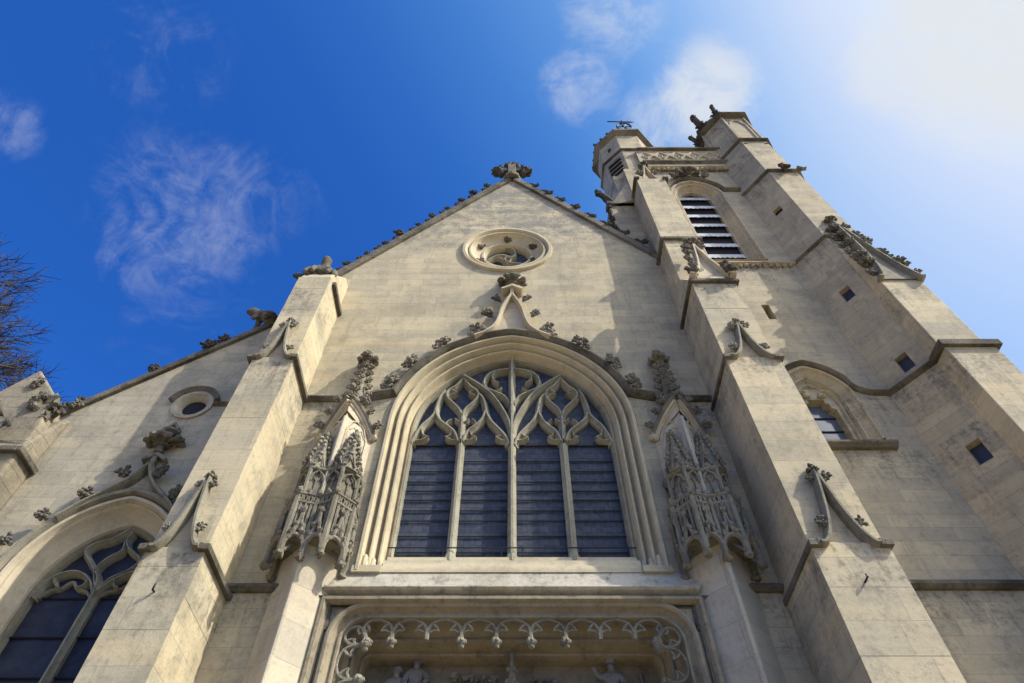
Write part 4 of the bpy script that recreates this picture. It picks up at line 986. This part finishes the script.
def oct_string(z, e, d=.10, h=.15, sets=None):
    s = MB(); A, B_, C_ = octo(e), octo(e + d), octo(e + d * .5)
    s.loft([[(x, y, z - h / 2) for x, y in A], [(x, y, z - h * .1) for x, y in B_], [(x, y, z + h * .12) for x, y in B_], [(x, y, z + h / 2) for x, y in A]]); s.build('string_course', DARK, stt, 0)
oct_string(13.5, .02, .12, .20); oct_string(19.92, .0); oct_string(25.45, .0, .12); oct_string(29.12, -.04, .14, .18); oct_string(32.62, -.10, .28, .30)
MB().box(9.60, 10.96, -1.56, -1.0, 13.40, 13.58).build('string_course', DARK, tb_, 0)
SLG = simple('slit_glass_blue', (.045, .05, .072), .4, 0, .3)
for (x, y, z, hh) in SLITS:
    b = MB(); b.add([spt((x, y), u, zz, -.16) for u, zz in ((-.17, z - hh - .02), (.17, z - hh - .02), (.17, z + hh + .02), (-.17, z + hh + .02))], [(0, 1, 2, 3)])
    b.build('slit_window', SLG if z < 20 else VOID, stt, 0)
# sunk panels of the top stage
b = MB(); ring = octo(-.09)
for i in range(8):
    a, q = Vector(ring[i]), Vector(ring[(i + 1) % 8]); t = (q - a); nn = Vector((t.y, -t.x)).normalized(); c_ = (a + q) / 2
    if nn.dot(c_ - Vector((10.27, .6))) < 0: nn = -nn
    def pt(u, z_, o): v = a + t * u + nn * o; return (v.x, v.y, z_)
    b.tube([pt(.14, 29.6, 0), pt(.14, 31.4, 0), pt(.3, 31.9, 0), pt(.5, 32.1, 0), pt(.7, 31.9, 0), pt(.86, 31.4, 0), pt(.86, 29.6, 0)], .06, 6)
    b.tube([pt(.02, 29.2, .02), pt(.02, 32.4, .02)], .07, 6)
b.build('panel_frame', TOWR, stt, 45)
for k, (x, y) in enumerate(octo(-.2)):                       # small beasts at the string of the upper stage
    if y < .1: put('gargoyle', CROCK[k % 4], stt, (x, y - .05, 28.7), .28, (-.4, 0, 0))
put('gargoyle', CROCK[1], stt, (10.3, -1.1, 25.3), .34, (-.3, 0, 0)); put('gargoyle', CROCK[2], stt, (10.9, -1.0, 25.4), .28, (-.3, .5, 0))
b = MB(); b.loft([[(x, y, 32.8) for x, y in octo(.05)], [(10.27 + (x - 10.27) * .05, .6 + (y - .6) * .05, 36.5) for x, y in octo(.05)]]); b.build('turret_roof', SLATE, stt, 0)
def gargoyle_mesh(name):
    b = MB(); b.tube(cr([(0, .35, -.2), (0, .05, .12), (0, -.28, .38), (0, -.5, .72), (0, -.62, .98)], 3), [.22, .24, .24, .22, .2, .19, .18, .17, .17, .16, .13, .1, .06], 7)
    b.blob((0, -.60, .92), (.16, .22, .17), 3, .4, 3); b.tube([(.1, -.56, 1.02), (.16, -.52, 1.22)], [.05, .02], 5); b.tube([(-.1, -.56, 1.02), (-.16, -.52, 1.22)], [.05, .02], 5)
    for sx in (-1, 1): b.tube([(0, .0, .2), (sx * .30, -.1, .45), (sx * .42, .1, .75)], [.14, .10, .03], 5); b.tube([(sx * .1, -.2, .3), (sx * .2, -.42, .2), (sx * .16, -.5, .05)], [.1, .07, .05], 5)
    return b.mesh(name, CRUST, 45)
GARG = gargoyle_mesh('gargoyle')
for x, y, z, s_, rz in ((9.3, -.15, 32.9, .95, -.9), (9.75, -.8, 33.0, .6, -.5), (8.98, .25, 32.2, .65, -1.3), (8.85, .9, 31.2, .65, -1.4)):
    put('gargoyle', GARG, stt, (x, y, z), s_, (0, 0, rz))

# corner turret on the left
def oct2(e=0.):
    return [(4.24 - e, .72 - e * .4), (4.96 - e * .4, 0 - e), (5.98 + e * .4, 0 - e), (6.7 + e, .72 - e * .4), (6.7 + e, 1.74 + e * .4), (5.98 + e * .4, 2.46 + e), (4.96 - e * .4, 2.46 + e), (4.24 - e, 1.74 + e * .4)]
b = MB(); b.prism_xy(oct2(-.015), 27.0, 32.7)
sq = [(3.82, .3), (4.96, -.012), (5.98, -.012), (6.6, .3), (6.7, 1.74), (5.98, 2.44), (4.96, 2.44), (3.82, 1.74)]
b.loft([[(x, y, 25.2) for x, y in sq], [(x, y, 27.6) for x, y in oct2(-.01)]])
ct = b.build('corner_turret', TOWR, tower, 0, .02)
def ring2(z, e, d, h):
    MB().loft([[(x, y, z - h / 2) for x, y in oct2(e)], [(x, y, z - h * .1) for x, y in oct2(e + d)], [(x, y, z + h * .2) for x, y in oct2(e + d)], [(x, y, z + h / 2) for x, y in oct2(e)]]).build('string_course', DARK, ct, 0)
ring2(30.68, -.02, .10, .2); ring2(32.95, -.02, .24, .55)
MB().box(3.68, 4.72, .2, .6, 25.2, 25.42).build('string_course', DARK, ct, 0)
for k in range(9):
    o2 = oct2(.16); u = k / 3.0; i = int(u) % 8; f = u - int(u); i = (i - 2) % 8
    x = o2[i][0] + (o2[(i + 1) % 8][0] - o2[i][0]) * f; y = o2[i][1] + (o2[(i + 1) % 8][1] - o2[i][1]) * f
    put('crocket', CROCKB[k % 4], ct, (x, y, 33.05), .17)
b = MB(); b.loft([[(x, y, 33.1) for x, y in oct2(.1)], [(5.47 + (x - 5.47) * .05, 1.23 + (y - 1.23) * .05, 35.2) for x, y in oct2(.1)]]); b.build('turret_roof', SLATE, ct, 0)
fd = Vector((.72, -.72)).normalized(); nn = Vector((-.7071, -.7071)); c_ = Vector((4.6, .36))
def pt(u, z_, o): v = c_ + fd * u + nn * o; return (v.x, v.y, z_)
b = MB(); b.add([pt(-.34, 28.6, .012), pt(.34, 28.6, .012), pt(.34, 30.2, .012), pt(-.34, 30.2, .012)], [(0, 1, 2, 3)]); tl = b.build('turret_louvre', VOID, ct, 0)  # black sheet on the facet stands in for the dark behind the slats
b = MB()
for k in range(4): 
    z = 28.75 + k * .4; b.loft([[pt(-.34, z, .01), pt(.34, z, .01), pt(.34, z + .05, .01), pt(-.34, z + .05, .01)], [pt(-.34, z - .12, .1), pt(.34, z - .12, .1), pt(.34, z - .07, .1), pt(-.34, z - .07, .1)]])
b.build('louvre', TOWR, tl, 0)
b = MB(); b.add([pt(-.12, 31.55, .012), pt(.06, 31.55, .012), pt(.06, 31.85, .012), pt(-.12, 31.85, .012)], [(0, 1, 2, 3)]); b.build('small_opening', VOID, ct, 0)
b = MB(); b.tube(cr([(3.9, .35, 25.5), (3.62, .2, 25.8), (3.42, .1, 25.85)], 4), [.15] * 4 + [.12] * 4 + [.09], 8); b.blob((3.40, .08, 25.88), (.15, .14, .15), 4, .5, 3); b.build('gargoyle', CRUST, ct, 45)

# ------------------------------------------------------------------ carved things that stand on the masonry
def skin(name, pts, edges, rad, mat, parent=None, sub=2, loc=(0, 0, 0)):
    me = bpy.data.meshes.new(name); me.from_pydata(pts, edges, []); me.materials.append(mat)
    o = bpy.data.objects.new(name, me); COL.objects.link(o); o.location = loc
    if parent: o.parent = parent
    m = o.modifiers.new('skin', 'SKIN'); m.use_smooth_shade = True
    if not me.skin_vertices: me.attributes.new('sv', 'FLOAT', 'POINT')
    for i, v in enumerate(me.skin_vertices[0].data):
        r = rad[i]; v.radius = r if isinstance(r, tuple) else (r, r); v.use_root = (i == 0)
    s_ = o.modifiers.new('sub', 'SUBSURF'); s_.levels = sub; s_.render_levels = sub
    return o

def skin_obj(name, pts, edges, rad, mat, parent=None, loc=(0, 0, 0), scale=1., rotz=0.):
    me = bpy.data.meshes.new(name); me.from_pydata(pts, edges, [])
    o = bpy.data.objects.new(name, me); COL.objects.link(o); me.materials.append(mat)
    o.location = loc; o.scale = (scale,) * 3; o.rotation_euler = (0, 0, rotz)
    if parent: o.parent = parent
    o.modifiers.new('skin', 'SKIN').use_smooth_shade = True
    if not len(me.skin_vertices):
        bpy.context.view_layer.objects.active = o
        for a in bpy.context.view_layer.objects: a.select_set(False)
        o.select_set(True)
        with bpy.context.temp_override(object=o, active_object=o): bpy.ops.mesh.customdata_skin_add()
    for i, v in enumerate(me.skin_vertices[0].data):
        r = rad[i]; v.radius = r if isinstance(r, tuple) else (r, r); v.use_root = (i == 0)
    s_ = o.modifiers.new('sub', 'SUBSURF'); s_.levels = 1; s_.render_levels = 2
    return o

def beast(loc, rotz, sc_, label, mat, head_dir=1):
    """crouching grotesque: hunched body, raised head, forelegs and haunches"""
    pts = [(0, 0, .42), (.28, 0, .50), (.50, 0, .66), (.72, 0, .78), (.92, 0, .74), (.36, -.18, .26), (.42, -.2, .02), (.36, .18, .26), (.42, .2, .02), (-.2, -.22, .28), (.04, -.27, .12), (-.12, -.25, 0), (-.2, .22, .28), (.04, .27, .12), (-.12, .25, 0), (.68, -.09, .95), (.68, .09, .95), (-.3, 0, .3)]
    ed = [(0, 1), (1, 2), (2, 3), (3, 4), (1, 5), (5, 6), (1, 7), (7, 8), (0, 9), (9, 10), (10, 11), (0, 12), (12, 13), (13, 14), (3, 15), (3, 16), (0, 17)]
    rad = [.24, .22, .15, .16, .09, .09, .075, .09, .075, .14, .1, .08, .14, .1, .08, .04, .04, .16]
    o = skin_obj('stone_beast', pts, ed, rad, mat, None, loc, sc_, rotz)
    return tag(o, label, 'stone beast', 'stone beasts on the church front')
gp = [(0, .2, .12), (0, -.02, .52), (0, -.14, .74), (0, -.22, .96), (0, -.36, .98), (.34, -.18, .46), (.40, -.30, .02), (-.34, -.18, .46), (-.40, -.30, .02), (.24, -.24, .46), (.2, -.40, .05), (-.24, -.24, .46), (-.2, -.40, .05), (.1, -.12, 1.14), (-.1, -.12, 1.14), (0, .45, .05)]
ge = [(0, 1), (1, 2), (2, 3), (3, 4), (0, 5), (5, 6), (0, 7), (7, 8), (1, 9), (9, 10), (1, 11), (11, 12), (3, 13), (3, 14), (0, 15)]
o = skin_obj('stone_beast', gp, ge, [.24, .2, .13, .16, .1, .12, .09, .12, .09, .09, .07, .09, .07, .04, .04, .12], DARK, None, (-5.40, -.78, 17.35), 1.0, R(8))
tag(o, 'crouching stone beast with raised knees on top of the left nave buttress', 'stone beast', 'stone beasts on the church front')
beast((-5.68, -.95, 17.12), R(180), .52, 'small dark stone beast leaning out left from the nave buttress top', CRUST)
beast((-6.75, -.1, 16.35), R(180), .78, 'stone beast lying on the upper end of the aisle gable coping', DARK)

cr_ = thing('stone_cross', (0, .02, 27.0), 'dark stone cross with leafy ends on the very top of the nave gable', 'cross')
b = MB(); b.box(-.17, .17, -.17, .17, 0, 1.6); b.lathe((0, 0, 0), [(.36, 0), (.36, .22), (.2, .4)], 8); b.build('cross_shaft', DARK, cr_, 0, .02)
for sx in (-1, 1):
    b = MB(); b.box(min(sx * .172, sx * .6), max(sx * .172, sx * .6), -.13, .13, .86, 1.14)
    for (x, z, r) in ((.58, 1.0, .24), (.46, 1.24, .14), (.46, .76, .14), (.72, 1.0, .13)): b.blob((sx * x, 0, z), (r, .2, r), int(x * 50), .4, 3)
    b.build('cross_arm', CRUST, cr_, 45)
b = MB()
for (x, z, r) in ((0, 1.66, .25), (-.2, 1.58, .14), (.2, 1.58, .14)): b.blob((x, 0, z), (r, .2, r), int(z * 50), .4, 3)
b.build('cross_head', CRUST, cr_, 45)

wv = thing('weathervane', (5.62, .1, 33.15), 'thin black iron ring weathervane on the left tower turret', 'weathervane')
b = MB(); b.tube([(0, 0, 0), (0, 0, 2.3)], .03, 6); b.tube([(-.25, 0, .1), (0, 0, .5), (.25, 0, .1)], .03, 5); b.build('pole', IRON, wv)
b = MB(); b.tube([(.36 * math.cos(t), 0, 1.25 + .62 * math.sin(t)) for t in [2 * math.pi * i / 20 for i in range(21)]], .045, 6)
for a in (0, 1.05, 2.1): b.tube([(.36 * math.cos(a), 0, 1.25 + .62 * math.sin(a)), (-.36 * math.cos(a), 0, 1.25 - .62 * math.sin(a))], .025, 5)
b.build('ring', IRON, wv)
b = MB(); b.tube([(-.75, 0, 2.1), (.5, 0, 2.0)], .03, 5); b.add([(.3, .01, 2.15), (.3, .01, 1.85), (.62, .01, 2.0), (.3, -.01, 2.15), (.3, -.01, 1.85), (.62, -.01, 2.0)], [(0, 1, 2), (5, 4, 3), (0, 3, 4, 1), (1, 4, 5, 2), (2, 5, 3, 0)])
b.build('arrow', IRON, wv)

def statue(x, y, z, h, arm, label, mitre=False, rz=0.):
    """robed relief figure; the head is at half a head below the top"""
    k = h / 1.75
    pts = [(0, 0, .92), (0, 0, .5), (0, .0, .04), (0, 0, 1.2), (0, -.02, 1.40), (0, -.02, 1.50), (0, -.04, 1.60), (0, -.03, 1.70),
           (-.19, -.02, 1.38), (-.27, -.1, 1.15), (-.2, -.24, 1.02), (.19, -.02, 1.38), (.30, -.06, 1.2), (.22, -.22, 1.08)]
    if arm: pts[9] = (-.33, -.08, 1.34); pts[10] = (-.45, -.14, 1.58)
    ed = [(0, 1), (1, 2), (0, 3), (3, 4), (4, 5), (5, 6), (6, 7), (4, 8), (8, 9), (9, 10), (4, 11), (11, 12), (12, 13)]
    rad = [(.2, .15), (.23, .17), (.28, .2), (.18, .13), (.14, .11), .065, (.095, .11), (.08, .09), .09, .075, .05, .09, .075, .05]
    o = skin_obj('statue', [(a * k, b_ * k, c * k) for a, b_, c in pts], ed, [tuple(q * k for q in r) if isinstance(r, tuple) else r * k for r in rad], STAT, None, (x, y, z), 1., rz)
    tag(o, label, 'statue', 'statues in the portal tympanum')
    f = MB(); f.blob((0, -.155 * k, 1.60 * k), (.022 * k, .03 * k, .04 * k), 1, .1)
    for sx in (-1, 1): f.blob((sx * .04 * k, -.135 * k, 1.64 * k), (.022 * k, .014 * k, .014 * k), 2, .1)
    f.blob((0, -.13 * k, 1.52 * k), (.07 * k, .06 * k, .09 * k), 6, .4, 4)
    f.build('face', STAT, o, 60)
    if mitre:
        m = MB(); m.loft([[(r * 1.1 * math.cos(t) * k, -.03 * k + r * math.sin(t) * k, zz * k) for t in [2 * math.pi * i / 12 for i in range(12)]] for r, zz in ((.10, 1.68), (.115, 1.78), (.075, 1.88), (.015, 1.96))]); m.build('mitre', STAT, o, 60)
    else:
        m = MB(); m.blob((0, .0, 1.70 * k), (.12 * k, .12 * k, .10 * k), 9, .35, 5); m.build('hair', STAT, o, 60)
    fl = MB()
    for i in range(9):
        a = R(200 + i * 17); fl.tube([(.17 * math.cos(a) * k, .12 * math.sin(a) * k, 1.15 * k), (.22 * math.cos(a) * k, .18 * math.sin(a) * k, .6 * k), (.29 * math.cos(a) * k, .22 * math.sin(a) * k, .03 * k)], [.025 * k, .035 * k, .04 * k], 5)
    fl.build('robe_folds', STAT, o, 60)
    return o
statue(1.66, .84, 6.22, 1.22, True, 'grey stone bishop in a mitre raising one arm, right side of the portal tympanum', True)
statue(-1.60, .84, 6.28, 1.22, False, 'taller bearded grey stone figure standing in the left of the portal tympanum')
statue(-1.92, .82, 6.19, 1.14, False, 'shorter grey stone figure beside the bearded one, near the left portal jamb')

# ------------------------------------------------------------------ bare tree beyond the aisle
def tree(loc, seed):
    rnd = random.Random(seed); tr = thing('bare_tree', loc, 'leafless dark-twigged tree rising at the left beyond the aisle', 'tree')
    trunk = MB(); trunk.tube([(0, 0, 0), (.1, 0, 4), (.0, .1, 9), (.15, 0, 16)], [.6, .48, .4, .22], 10); trunk.build('trunk', BARK, tr)
    crown = MB()
    def grow(p, d, L_, r, depth):
        pts = [p]; n = 4; q = p; dd = d
        for i in range(n):
            dd = (dd + Vector((rnd.uniform(-.2, .2), rnd.uniform(-.2, .2), rnd.uniform(-.1, .16)))).normalized()
            q = q + dd * (L_ / n); pts.append(q)
        if depth > 1 and (pts[-1] - Vector((0, 0, 19.3))).length > 10.0 + rnd.uniform(-.9, .5): return
        crown.tube(pts, [r * (1 - .45 * i / n) for i in range(n + 1)], 5 if depth < 3 else 3)
        if depth >= 6: return
        kids = 3 if depth < 3 else 4
        for k in range(kids):
            i = rnd.choice((2, 3, 4)) if k else 4
            a = rnd.uniform(0, 2 * math.pi); sp_ = rnd.uniform(.4, .95) if k else rnd.uniform(.1, .4)
            side = dd.orthogonal().normalized(); side.rotate(Matrix.Rotation(a, 3, dd))
            nd = (dd * math.cos(sp_) + side * math.sin(sp_)).normalized()
            grow(pts[i], nd, L_ * rnd.uniform(.62, .80), max(.014, r * (.60 if i == n else .52)) * rnd.uniform(.9, 1.1), depth + 1)
    for k in range(26):
        a = k * 2.4; z = 7.5 + k * .35
        grow(Vector((.1 * math.cos(a), .1 * math.sin(a), z)), Vector((math.cos(a) * .9, math.sin(a) * .9, .55 + .045 * k)).normalized(), 4.9 - .05 * k, .21 - .004 * k, 0)
    crown.build('crown', BARK, tr, 0); tr.scale = (1.14,) * 3
    return tr
tree((-28.7, 3.0, 0), 11)
